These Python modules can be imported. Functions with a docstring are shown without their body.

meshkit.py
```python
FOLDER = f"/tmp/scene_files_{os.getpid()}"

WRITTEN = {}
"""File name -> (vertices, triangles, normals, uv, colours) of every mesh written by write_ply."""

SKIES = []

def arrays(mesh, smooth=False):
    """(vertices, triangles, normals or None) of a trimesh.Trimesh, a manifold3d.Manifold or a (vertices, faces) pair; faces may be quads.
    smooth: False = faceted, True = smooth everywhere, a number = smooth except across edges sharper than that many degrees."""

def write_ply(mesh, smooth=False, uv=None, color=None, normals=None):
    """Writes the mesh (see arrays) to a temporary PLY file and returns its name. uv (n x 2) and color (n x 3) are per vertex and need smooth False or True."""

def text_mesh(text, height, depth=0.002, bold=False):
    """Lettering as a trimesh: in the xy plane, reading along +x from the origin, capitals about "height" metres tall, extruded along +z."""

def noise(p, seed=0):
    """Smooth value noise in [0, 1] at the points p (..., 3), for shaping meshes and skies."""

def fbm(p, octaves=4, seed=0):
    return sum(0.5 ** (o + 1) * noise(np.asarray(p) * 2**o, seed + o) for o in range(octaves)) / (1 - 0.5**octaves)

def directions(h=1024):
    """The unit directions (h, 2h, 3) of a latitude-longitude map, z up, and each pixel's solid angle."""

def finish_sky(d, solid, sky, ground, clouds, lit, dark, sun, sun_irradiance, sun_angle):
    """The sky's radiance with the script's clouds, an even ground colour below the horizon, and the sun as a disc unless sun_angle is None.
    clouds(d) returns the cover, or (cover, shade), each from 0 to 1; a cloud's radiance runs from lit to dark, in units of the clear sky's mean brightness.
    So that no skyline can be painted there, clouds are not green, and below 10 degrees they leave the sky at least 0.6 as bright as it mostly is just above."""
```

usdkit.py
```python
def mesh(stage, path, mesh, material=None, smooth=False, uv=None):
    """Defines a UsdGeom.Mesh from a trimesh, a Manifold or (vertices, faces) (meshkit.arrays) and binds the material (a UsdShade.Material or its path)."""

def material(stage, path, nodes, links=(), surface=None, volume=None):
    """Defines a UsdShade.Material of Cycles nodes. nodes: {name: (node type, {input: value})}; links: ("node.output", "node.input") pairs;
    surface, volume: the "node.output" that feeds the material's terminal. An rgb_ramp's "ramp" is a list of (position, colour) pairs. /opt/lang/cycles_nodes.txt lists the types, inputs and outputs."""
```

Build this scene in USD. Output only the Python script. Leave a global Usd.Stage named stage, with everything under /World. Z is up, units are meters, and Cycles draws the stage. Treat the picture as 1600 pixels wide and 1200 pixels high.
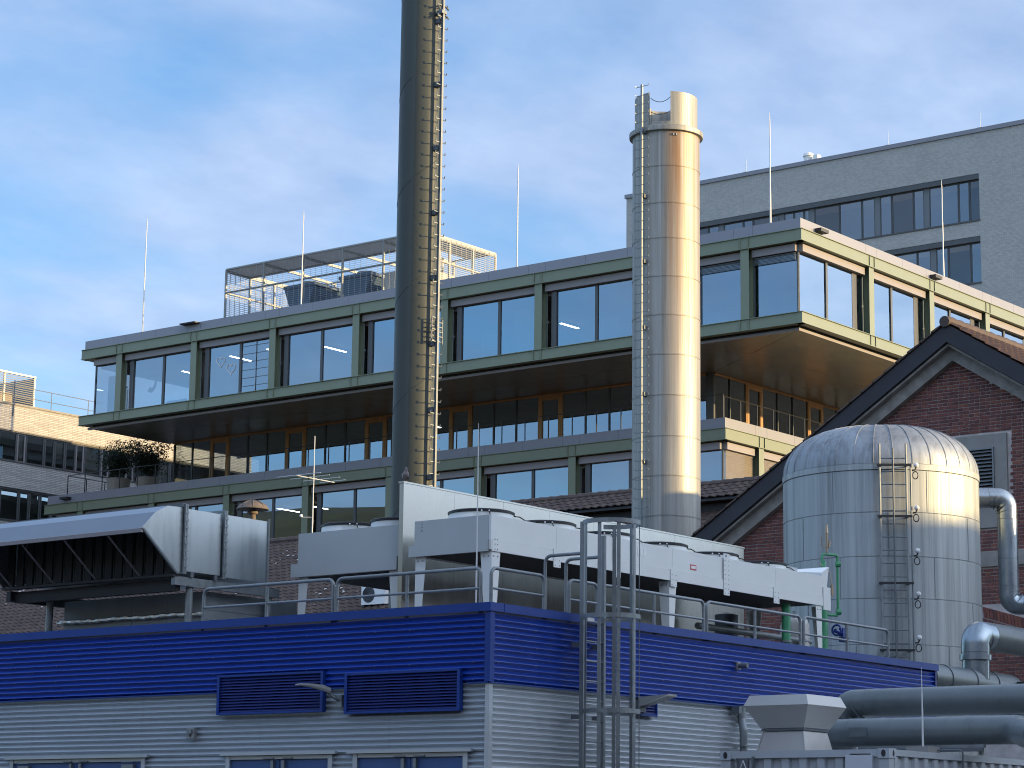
import math, random
import numpy as np
import trimesh, usdkit, meshkit
from meshkit import noise
from pxr import Usd, UsdGeom, UsdLux, UsdShade, Gf, Sdf

random.seed(7)
rng = np.random.default_rng(7)
stage = Usd.Stage.CreateInMemory()
UsdGeom.SetStageUpAxis(stage, "Z")
UsdGeom.SetStageMetersPerUnit(stage, 1.0)
UsdGeom.Xform.Define(stage, "/World")
UsdGeom.Scope.Define(stage, "/World/Looks")

# ------------------------------------------------------------------ camera
PITCH, ROLL, YAW = map(math.radians, (10.984, 0.715, 38.017))
EYE = np.array([0.0, 0.0, 1.7])
FW = np.array([math.cos(PITCH) * math.cos(YAW), math.cos(PITCH) * math.sin(YAW), math.sin(PITCH)])
_r = np.array([math.sin(YAW), -math.cos(YAW), 0.0])
_u = np.cross(_r, FW)
RT = _r * math.cos(ROLL) + _u * math.sin(ROLL)
UP = np.cross(RT, FW)
cam = UsdGeom.Camera.Define(stage, "/World/camera")
m = Gf.Matrix4d(1.0)
for i, ax in enumerate((RT, UP, -FW)):
    m.SetRow(i, Gf.Vec4d(*ax, 0))
m.SetRow(3, Gf.Vec4d(*EYE, 1))
cam.AddTransformOp().Set(m)
cam.CreateHorizontalApertureAttr(36.0)
cam.CreateVerticalApertureAttr(27.0)
cam.CreateFocalLengthAttr(36.0 * 3718.0 / 1600.0)
cam.CreateClippingRangeAttr((0.1, 20000.0))
cam.CreateExposureAttr(1.70)

# ------------------------------------------------------------------ sky and sun
SUN_AZ, SUN_EL = math.radians(295.0), math.radians(9.5)
SUN = np.array([math.cos(SUN_EL) * math.cos(SUN_AZ), math.cos(SUN_EL) * math.sin(SUN_AZ), math.sin(SUN_EL)])
dome = UsdLux.DomeLight.Define(stage, "/World/sky")
dome.GetPrim().SetCustomDataByKey("kind", "structure")
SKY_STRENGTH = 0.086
sky_mat = usdkit.material(stage, "/World/Looks/sky_light", {
    "sky": ("sky_texture", {"sky_type": "single_scattering", "sun_disc": False, "sun_elevation": SUN_EL,
                            "sun_rotation": math.atan2(SUN[0], SUN[1]), "air_density": 1.0, "aerosol_density": 0.25, "ozone_density": 2.5}),
    "co": ("texture_coordinate", {}),
    "sep": ("separate_xyz", {}),
    "zz": ("math", {"math_type": "add", "value2": 0.22}),
    "zm": ("math", {"math_type": "maximum", "value2": 0.12}),
    "dx": ("math", {"math_type": "divide"}), "dy": ("math", {"math_type": "divide"}),
    "cv": ("combine_xyz", {"z": 0.35}),
    "mp": ("mapping", {"rotation": (0, 0, 0.55), "scale": (1.0, 1.25, 1.0), "location": (3.1, 1.7, 0)}),
    "n1": ("noise_texture", {"scale": 2.5, "detail": 8.0, "roughness": 0.54, "distortion": 0.15}),
    "r1": ("rgb_ramp", {"ramp": [(0.0, (0, 0, 0)), (0.30, (0.10, 0.10, 0.10)), (0.58, (0.70, 0.70, 0.70)), (1.0, (0.9, 0.9, 0.9))]}),
    "n2": ("noise_texture", {"scale": 8.0, "detail": 5.0, "roughness": 0.55}),
    "r2": ("rgb_ramp", {"ramp": [(0.3, (1.7, 2.15, 3.15)), (0.7, (2.5, 2.9, 3.8))]}),
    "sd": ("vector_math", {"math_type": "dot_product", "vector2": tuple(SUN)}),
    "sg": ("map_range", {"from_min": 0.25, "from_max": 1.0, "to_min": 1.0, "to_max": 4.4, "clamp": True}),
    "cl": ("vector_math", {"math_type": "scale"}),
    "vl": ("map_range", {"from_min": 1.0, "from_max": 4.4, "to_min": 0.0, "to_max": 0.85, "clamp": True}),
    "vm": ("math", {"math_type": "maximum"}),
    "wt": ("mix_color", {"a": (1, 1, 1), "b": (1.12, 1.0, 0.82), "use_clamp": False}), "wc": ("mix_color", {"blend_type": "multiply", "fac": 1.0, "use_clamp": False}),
    "hi": ("map_range", {"from_min": 0.0, "from_max": 0.12, "to_min": 0.0, "to_max": 1.0, "clamp": True}),
    "fm": ("math", {"math_type": "multiply"}),
    "tint": ("mix_color", {"blend_type": "multiply", "fac": 1.0, "b": (0.74, 0.96, 1.14), "use_clamp": False}),
    "mx": ("mix_color", {"blend_type": "mix", "use_clamp": True}),
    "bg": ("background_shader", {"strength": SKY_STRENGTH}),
}, [("co.generated", "sep.vector"), ("sep.z", "zz.value1"), ("zz.value", "zm.value1"),
    ("sep.x", "dx.value1"), ("zm.value", "dx.value2"), ("sep.y", "dy.value1"), ("zm.value", "dy.value2"),
    ("dx.value", "cv.x"), ("dy.value", "cv.y"), ("cv.vector", "mp.vector"), ("mp.vector", "n1.vector"), ("mp.vector", "n2.vector"),
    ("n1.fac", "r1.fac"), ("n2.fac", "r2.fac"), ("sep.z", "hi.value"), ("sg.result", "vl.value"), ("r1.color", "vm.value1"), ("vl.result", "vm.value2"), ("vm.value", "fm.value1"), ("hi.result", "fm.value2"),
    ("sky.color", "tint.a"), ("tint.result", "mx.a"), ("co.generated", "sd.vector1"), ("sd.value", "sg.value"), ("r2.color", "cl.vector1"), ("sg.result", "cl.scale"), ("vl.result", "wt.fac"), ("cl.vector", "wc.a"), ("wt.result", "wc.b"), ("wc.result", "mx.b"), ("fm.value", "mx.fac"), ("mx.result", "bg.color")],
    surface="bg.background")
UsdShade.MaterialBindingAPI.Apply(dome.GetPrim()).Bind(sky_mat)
sun = UsdLux.DistantLight.Define(stage, "/World/sun")
sun.CreateIntensityAttr(0.67)
sun.CreateAngleAttr(0.6)
sun.CreateNormalizeAttr(True)
sun.CreateColorAttr(Gf.Vec3f(1.0, 0.70, 0.31))
_x = np.cross([0, 0, 1.0], SUN); _x /= np.linalg.norm(_x)
_y = np.cross(SUN, _x)
ms = Gf.Matrix4d(1.0)
for i, ax in enumerate((_x, _y, SUN)):
    ms.SetRow(i, Gf.Vec4d(*ax, 0))
sun.AddTransformOp().Set(ms)

# ------------------------------------------------------------------ materials
LOOKS = {}


def mat(name, color, rough=0.5, metal=0.0, var=0.0, scale=3.0, stretch=(1, 1, 1), bump=0.0, bscale=None, spec=0.5, rvar=0.0, coat=0.0):
    """A principled material whose base colour drifts by +-var with noise in world space, with optional fine relief."""
    c = np.array(color, float)
    nodes = {"g": ("geometry", {}), "mp": ("mapping", {"scale": stretch}),
             "n": ("noise_texture", {"scale": scale, "detail": 5.0, "roughness": 0.6}),
             "r": ("rgb_ramp", {"ramp": [(0.25, tuple(c * (1 - var))), (0.75, tuple(np.minimum(c * (1 + var), 1)))]}),
             "p": ("principled_bsdf", {"roughness": rough, "metallic": metal, "specular_ior_level": spec, "coat_weight": coat, "coat_roughness": 0.16, "coat_ior": 1.75})}
    links = [("g.position", "mp.vector"), ("mp.vector", "n.vector"), ("n.fac", "r.fac"), ("r.color", "p.base_color")]
    if rvar:
        nodes["rr"] = ("map_range", {"from_min": 0.3, "from_max": 0.7, "to_min": max(rough - rvar, 0.03), "to_max": rough + rvar})
        links += [("n.fac", "rr.value"), ("rr.result", "p.roughness")]
    if bump:
        nodes["nb"] = ("noise_texture", {"scale": bscale or scale * 8, "detail": 3.0})
        nodes["b"] = ("bump", {"strength": bump, "distance": 0.01})
        links += [("mp.vector", "nb.vector"), ("nb.fac", "b.height"), ("b.normal", "p.normal")]
    LOOKS[name] = usdkit.material(stage, "/World/Looks/" + name, nodes, links, surface="p.BSDF")
    return LOOKS[name]


def pane_mat(name, tint, ior, glossy=(1, 1, 1), rough=0.0, wav=0.0):
    nodes = {"t": ("transparent_bsdf", {"color": tint}), "gl": ("glossy_bsdf", {"color": glossy, "roughness": rough}),
             "f": ("fresnel", {"IOR": ior}), "mx": ("mix_closure", {}),
             "g": ("geometry", {}), "n": ("noise_texture", {"scale": 0.45, "detail": 1.0}), "b": ("bump", {"strength": wav, "distance": 0.02})}
    LOOKS[name] = usdkit.material(stage, "/World/Looks/" + name, nodes,
                                  [("f.fac", "mx.fac"), ("t.BSDF", "mx.closure1"), ("gl.BSDF", "mx.closure2"),
                                   ("g.position", "n.vector"), ("n.fac", "b.height"), ("b.normal", "gl.normal")], surface="mx.closure")


def brick_mat(name, c1, c2, mortar, axis, bw=0.25, rh=0.075, ms=0.10):
    """Far-off brickwork; axis 'y' for walls that run along y, 'x' for walls along x."""
    nodes = {"g": ("geometry", {}), "s": ("separate_xyz", {}), "c": ("combine_xyz", {}),
             "b": ("brick_texture", {"color1": c1, "color2": c2, "mortar": mortar, "scale": 1.0, "brick_width": bw, "row_height": rh, "mortar_size": ms * rh, "bias": -0.1}),
             "n": ("noise_texture", {"scale": 0.35, "detail": 6.0, "roughness": 0.65}),
             "r": ("rgb_ramp", {"ramp": [(0.3, (0.92, 0.92, 0.92)), (0.7, (1.0, 1.0, 1.0))]}),
             "mm": ("mix_color", {"blend_type": "multiply", "fac": 1.0}),
             "p": ("principled_bsdf", {"roughness": 0.85}), "bm": ("bump", {"strength": 0.5, "distance": 0.01, "invert": True})}
    LOOKS[name] = usdkit.material(stage, "/World/Looks/" + name, nodes,
                                  [("g.position", "s.vector"), ("s." + axis, "c.x"), ("s.z", "c.y"), ("c.vector", "b.vector"), ("g.position", "n.vector"), ("n.fac", "r.fac"),
                                   ("b.color", "mm.a"), ("r.color", "mm.b"), ("mm.result", "p.base_color"), ("b.fac", "bm.height"), ("bm.normal", "p.normal")], surface="p.BSDF")


def emit_mat(name, color, strength):
    LOOKS[name] = usdkit.material(stage, "/World/Looks/" + name, {"e": ("emission", {"color": color, "strength": strength})}, [], surface="e.emission")


mat("blue_coat", (0.003, 0.032, 0.24), 0.30, 0.0, 0.10, 1.2, spec=0.5, rvar=0.05, coat=0.45)
mat("blue_trim", (0.004, 0.034, 0.20), 0.42, 0.0, 0.08, 1.5, spec=0.35)
mat("blue_dark", (0.005, 0.015, 0.11), 0.40, 0.0, 0.12, 2.0)
mat("blue_door", (0.035, 0.085, 0.22), 0.42, 0.0, 0.07, 2.0)
mat("silver_sheet", (0.43, 0.465, 0.49), 0.30, 0.50, 0.07, 1.0, (0.4, 0.4, 2.5), rvar=0.06)
mat("galvanised", (0.20, 0.22, 0.225), 0.45, 0.45, 0.18, 9.0, rvar=0.12)
mat("galvanised_dark", (0.12, 0.135, 0.145), 0.5, 0.4, 0.2, 9.0)
mat("green_steel", (0.158, 0.182, 0.122), 0.42, 0.0, 0.05, 0.8)
mat("parapet_panel", (0.200, 0.200, 0.225), 0.40, 0.1, 0.05, 0.6)
mat("shutter_box", (0.205, 0.185, 0.185), 0.45, 0.1, 0.05, 0.6)
mat("window_frame", (0.060, 0.062, 0.064), 0.4, 0.0, 0.08, 2.0)
mat("tower_pier", (0.12, 0.13, 0.14), 0.4)
mat("dark_recess", (0.018, 0.018, 0.020), 0.6)
mat("soffit", (0.23, 0.195, 0.140), 0.33, 0.55, 0.10, 0.35, rvar=0.06)
mat("wood", (0.36, 0.185, 0.070), 0.5, 0.0, 0.15, 4.0, (1, 1, 0.2))
mat("room_wall", (0.18, 0.18, 0.18), 0.8)
mat("room_ceiling", (0.30, 0.30, 0.30), 0.8)
mat("room_floor", (0.10, 0.095, 0.09), 0.7)
mat("blind", (0.50, 0.44, 0.37), 0.5, 0.0, 0.05, 2.0)
mat("rail_black", (0.030, 0.031, 0.033), 0.4, 0.2)
mat("roof_gravel", (0.20, 0.19, 0.18), 0.9, 0, 0.25, 14.0, bump=0.4)
mat("white_rod", (0.55, 0.55, 0.53), 0.4)
mat("mesh_steel", (0.27, 0.28, 0.28), 0.5, 0.3, 0.1, 2.0)
mat("enclosure_mesh", (0.20, 0.175, 0.13), 0.6)
mat("chiller_blue", (0.055, 0.10, 0.165), 0.5)
mat("chiller_grey", (0.36, 0.36, 0.34), 0.5)
mat("stack_paint", (0.050, 0.058, 0.052), 0.5, 0.0, 0.10, 0.9, (1, 1, 0.25), rvar=0.06, spec=0.25)
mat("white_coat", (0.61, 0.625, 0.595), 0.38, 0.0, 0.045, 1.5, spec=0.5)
mat("white_coat_shaded", (0.37, 0.395, 0.39), 0.42, 0.0, 0.05, 1.5)  # white coat again, with the shade of the end faces put into the colour
mat("black_plastic", (0.012, 0.012, 0.013), 0.5)
mat("coil_dark", (0.016, 0.016, 0.018), 0.7)
mat("screen_sheet", (0.38, 0.385, 0.355), 0.22, 0.85, 0.06, 0.9, (1, 1, 0.2), rvar=0.05)
mat("duct_zinc", (0.37, 0.405, 0.41), 0.36, 0.8, 0.16, 2.4, (1, 1, 0.12), rvar=0.10)
mat("hood_top", (0.13, 0.155, 0.18), 0.30, 0.35, 0.06, 1.2)
mat("hood_inside", (0.018, 0.018, 0.018), 0.7)
mat("foil", (0.60, 0.62, 0.64), 0.25, 0.9, 0.2, 6.0, bump=0.8, bscale=22)
mat("plinth_sheet", (0.22, 0.24, 0.25), 0.5, 0.2, 0.12, 3.0)
mat("rusty_cap", (0.13, 0.105, 0.085), 0.75, 0.1, 0.45, 16.0, bump=0.4)
mat("concrete", (0.24, 0.225, 0.20), 0.85, 0, 0.35, 3.0, bump=0.3)
mat("concrete_smooth", (0.25, 0.24, 0.22), 0.85, 0, 0.15, 1.5)
mat("barge_board", (0.022, 0.022, 0.027), 0.6, 0, 0.2, 2.0)
mat("brick_red", (0.165, 0.056, 0.044), 0.85, 0, 0.30, 7.0, bump=0.3)
mat("brick_dark", (0.120, 0.043, 0.037), 0.85, 0, 0.30, 7.0, bump=0.3)
mat("brick_orange", (0.19, 0.066, 0.042), 0.85, 0, 0.30, 7.0, bump=0.3)
mat("mortar", (0.46, 0.41, 0.38), 0.95, 0, 0.25, 5.0)
mat("tile_brown", (0.088, 0.058, 0.044), 0.75, 0, 0.40, 5.0, bump=0.3)
mat("tile_umber", (0.068, 0.046, 0.037), 0.75, 0, 0.40, 5.0, bump=0.3)
mat("tile_orange", (0.088, 0.050, 0.036), 0.75, 0, 0.35, 5.0, bump=0.3)
mat("lichen", (0.55, 0.54, 0.50), 0.9)
mat("pipe_grey", (0.135, 0.155, 0.155), 0.36, 0.25, 0.14, 1.8, rvar=0.08)
mat("pipe_zinc", (0.32, 0.37, 0.40), 0.27, 0.85, 0.10, 2.0, rvar=0.07)
mat("pipe_end", (0.46, 0.45, 0.42), 0.5, 0.3)
mat("green_pipe", (0.055, 0.27, 0.13), 0.4, 0, 0.12, 5.0)
mat("valve_blue", (0.012, 0.03, 0.17), 0.4)
mat("brass", (0.34, 0.27, 0.19), 0.4, 0.8)
mat("container_grey", (0.39, 0.42, 0.44), 0.45, 0.0, 0.10, 1.6, rvar=0.05)
mat("container_panel", (0.52, 0.545, 0.57), 0.4, 0.0, 0.03, 1.0)
mat("vent_alu", (0.42, 0.405, 0.375), 0.40, 0.45, 0.07, 1.5, rvar=0.06)
mat("lamp_grey", (0.24, 0.24, 0.23), 0.5)
mat("plastic_white", (0.70, 0.70, 0.68), 0.45)
mat("sticker_red", (0.45, 0.05, 0.04), 0.5)
mat("sticker_pink", (0.62, 0.26, 0.34), 0.6)
mat("pot_clay", (0.26, 0.22, 0.185), 0.8, 0, 0.1, 3.0)
mat("bark", (0.07, 0.055, 0.042), 0.9)
mat("ground", (0.085, 0.082, 0.077), 0.9, 0, 0.25, 0.25)
mat("hill_green", (0.050, 0.062, 0.034), 0.95, 0, 0.5, 0.03)
mat("off_render", (0.30, 0.30, 0.29), 0.9, 0, 0.1, 0.4)
mat("off_brick", (0.16, 0.10, 0.075), 0.9, 0, 0.2, 0.6)
mat("pigeon_grey", (0.17, 0.145, 0.14), 0.7, 0, 0.25, 30.0)
mat("pigeon_dark", (0.05, 0.047, 0.055), 0.6)
mat("pigeon_foot", (0.30, 0.08, 0.06), 0.6)
pane_mat("office_glass", (0.56, 0.60, 0.62), 3.7, (0.74, 0.88, 1.0), 0.0, 0.02)
pane_mat("plain_glass", (0.62, 0.68, 0.70), 2.0, (0.9, 0.95, 1.0), 0.0, 0.04)
pane_mat("tower_glass", (0.40, 0.48, 0.52), 2.8, (0.78, 0.88, 0.96), 0.0, 0.03)
emit_mat("lamp_light", (1.0, 0.97, 0.92), 2.2)
brick_mat("tower_brick", (0.42, 0.405, 0.38), (0.33, 0.325, 0.31), (0.25, 0.25, 0.245), "y")
brick_mat("tower_brick_side", (0.42, 0.405, 0.38), (0.33, 0.325, 0.31), (0.25, 0.25, 0.245), "x")
brick_mat("pale_brick", (0.48, 0.465, 0.44), (0.34, 0.325, 0.305), (0.22, 0.21, 0.20), "x", 0.75, 0.10, 0.16)
brick_mat("pale_brick_side", (0.48, 0.465, 0.44), (0.34, 0.325, 0.305), (0.22, 0.21, 0.20), "y", 0.75, 0.10, 0.16)

LOOKS["leaf"] = usdkit.material(stage, "/World/Looks/leaf", {
    "i": ("geometry", {}), "r": ("rgb_ramp", {"ramp": [(0.0, (0.014, 0.026, 0.010)), (0.7, (0.028, 0.048, 0.016)), (1.0, (0.060, 0.070, 0.022))]}),
    "p": ("principled_bsdf", {"roughness": 0.5}), "t": ("translucent_bsdf", {}), "mx": ("mix_closure", {"fac": 0.3})},
    [("i.random_per_island", "r.fac"), ("r.color", "p.base_color"), ("r.color", "t.color"), ("p.BSDF", "mx.closure1"), ("t.BSDF", "mx.closure2")], surface="mx.closure")

# stainless chimney: brushed vertical streaks, brown run-off below the collar; cx, cy is the axis
S2 = (53.39, 36.34)


def streaky_metal(name, color, axis_xy, rough, stain, stain_dir=None, stain_z=None, metal=1.0):
    cx, cy = axis_xy
    nodes = {"g": ("geometry", {}), "mp": ("mapping", {"location": (-cx, -cy, 0)}), "st": ("mapping", {"scale": (7, 7, 0.16)}),
             "n": ("noise_texture", {"scale": 1.0, "detail": 6.0, "roughness": 0.7}),
             "fine": ("mapping", {"scale": (34, 34, 0.5)}), "nf": ("noise_texture", {"scale": 1.0, "detail": 3.0}),
             "r": ("rgb_ramp", {"ramp": [(0.30, tuple(np.array(color) * 0.62)), (0.5, color), (0.70, tuple(np.minimum(np.array(color) * 1.22, 1)))]}),
             "rr": ("map_range", {"from_min": 0.25, "from_max": 0.75, "to_min": rough - 0.09, "to_max": rough + 0.12}),
             "b": ("bump", {"strength": 0.10, "distance": 0.004}),
             "p": ("principled_bsdf", {"metallic": metal})}
    links = [("g.position", "mp.vector"), ("mp.vector", "st.vector"), ("st.vector", "n.vector"), ("mp.vector", "fine.vector"), ("fine.vector", "nf.vector"),
             ("n.fac", "r.fac"), ("nf.fac", "rr.value"), ("rr.result", "p.roughness"), ("nf.fac", "b.height"), ("b.normal", "p.normal")]
    if stain_dir is not None:
        # rust on one flank of the flue: a band of bearings, strongest under the collar and fading down
        nodes.update({"dt": ("vector_math", {"vector_math_type": "dot_product", "math_type": "dot_product", "vector2": stain_dir}),
                      "band": ("rgb_ramp", {"ramp": [(0.0, (0.06, 0.06, 0.06)), (0.46, (0.12, 0.12, 0.12)), (0.56, (0.9, 0.9, 0.9)), (0.65, (1, 1, 1)), (0.74, (0.75, 0.75, 0.75)), (0.86, (0.5, 0.5, 0.5)), (1.0, (0.6, 0.6, 0.6))]}),
                      "bm": ("map_range", {"from_min": -1.0, "from_max": 1.0, "to_min": 0.0, "to_max": 1.0}),
                      "s": ("separate_xyz", {}),
                      "zf": ("map_range", {"from_min": stain_z[0], "from_max": stain_z[1], "to_min": 0.0, "to_max": 1.0, "clamp": True}),
                      "sm": ("mapping", {"scale": (9, 9, 0.22)}), "sn": ("noise_texture", {"scale": 1.0, "detail": 6.0, "roughness": 0.65}),
                      "sr": ("rgb_ramp", {"ramp": [(0.36, (0.42, 0.42, 0.42)), (0.60, (1, 1, 1))]}),
                      "m1": ("math", {"math_type": "multiply"}), "m2": ("math", {"math_type": "multiply"}), "m3": ("math", {"math_type": "multiply", "value2": 0.9}),
                      "mc": ("mix_color", {"b": stain}), "mt": ("map_range", {"from_min": 0, "from_max": 1, "to_min": metal, "to_max": metal * 0.45})})
        links += [("mp.vector", "dt.vector1"), ("dt.value", "bm.value"), ("bm.result", "band.fac"), ("g.position", "s.vector"), ("s.z", "zf.value"),
                  ("mp.vector", "sm.vector"), ("sm.vector", "sn.vector"), ("sn.fac", "sr.fac"),
                  ("band.color", "m1.value1"), ("zf.result", "m1.value2"), ("m1.value", "m2.value1"), ("sr.color", "m2.value2"), ("m2.value", "m3.value1"),
                  ("m3.value", "mc.fac"), ("r.color", "mc.a"), ("mc.result", "p.base_color"), ("m3.value", "mt.value"), ("mt.result", "p.metallic")]
        nodes["dt"][1].pop("vector_math_type")
    else:
        links.append(("r.color", "p.base_color"))
    LOOKS[name] = usdkit.material(stage, "/World/Looks/" + name, nodes, links, surface="p.BSDF")


_c2 = math.atan2(S2[1], S2[0]) - math.pi / 2          # bearing to the right of the line of sight
streaky_metal("flue_steel", (0.30, 0.295, 0.27), S2, 0.54, (0.19, 0.090, 0.025), (math.cos(_c2), math.sin(_c2), 0), (11.5, 20.6), 0.6)
streaky_metal("flue_rim", (0.27, 0.262, 0.235), S2, 0.55, (0.3, 0.2, 0.1), metal=0.5)
TK = (40.45, 22.51)
streaky_metal("tank_alu", (0.36, 0.385, 0.38), TK, 0.58, (0.3, 0.2, 0.1), metal=0.55)
streaky_metal("tank_dome", (0.30, 0.32, 0.33), TK, 0.56, (0.3, 0.2, 0.1), metal=0.8)

# ------------------------------------------------------------------ building blocks
used = {}
BASES = {}


def numbered(path):
    n = used.get(path, 0)
    used[path] = n + 1
    return path if n == 0 else f"{path}_{n:03d}"


def tag(p, label=None, cat=None, group=None, kind=None):
    p = p.GetPrim() if hasattr(p, "GetPrim") else p
    for k, v in (("label", label), ("category", cat), ("group", group), ("kind", kind)):
        if v:
            p.SetCustomDataByKey(k, v)
    return p


def thing(name, label, cat, loc=(0, 0, 0), group=None, rotz=0.0):
    x = UsdGeom.Xform.Define(stage, numbered("/World/" + name))
    if any(loc):
        x.AddTranslateOp().Set(Gf.Vec3d(*loc))
    if rotz:
        x.AddRotateZOp().Set(math.degrees(rotz))
    tag(x, label, cat, group)
    BASES[str(x.GetPath())] = np.array(loc, float)
    return x.GetPrim()


def copy_thing(src, name, label, cat, loc, group=None, rotz=0.0):
    t = thing(name, label, cat, loc, group, rotz)
    t.GetReferences().AddInternalReference(src.GetPath())
    t.SetInstanceable(True)
    return t


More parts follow.
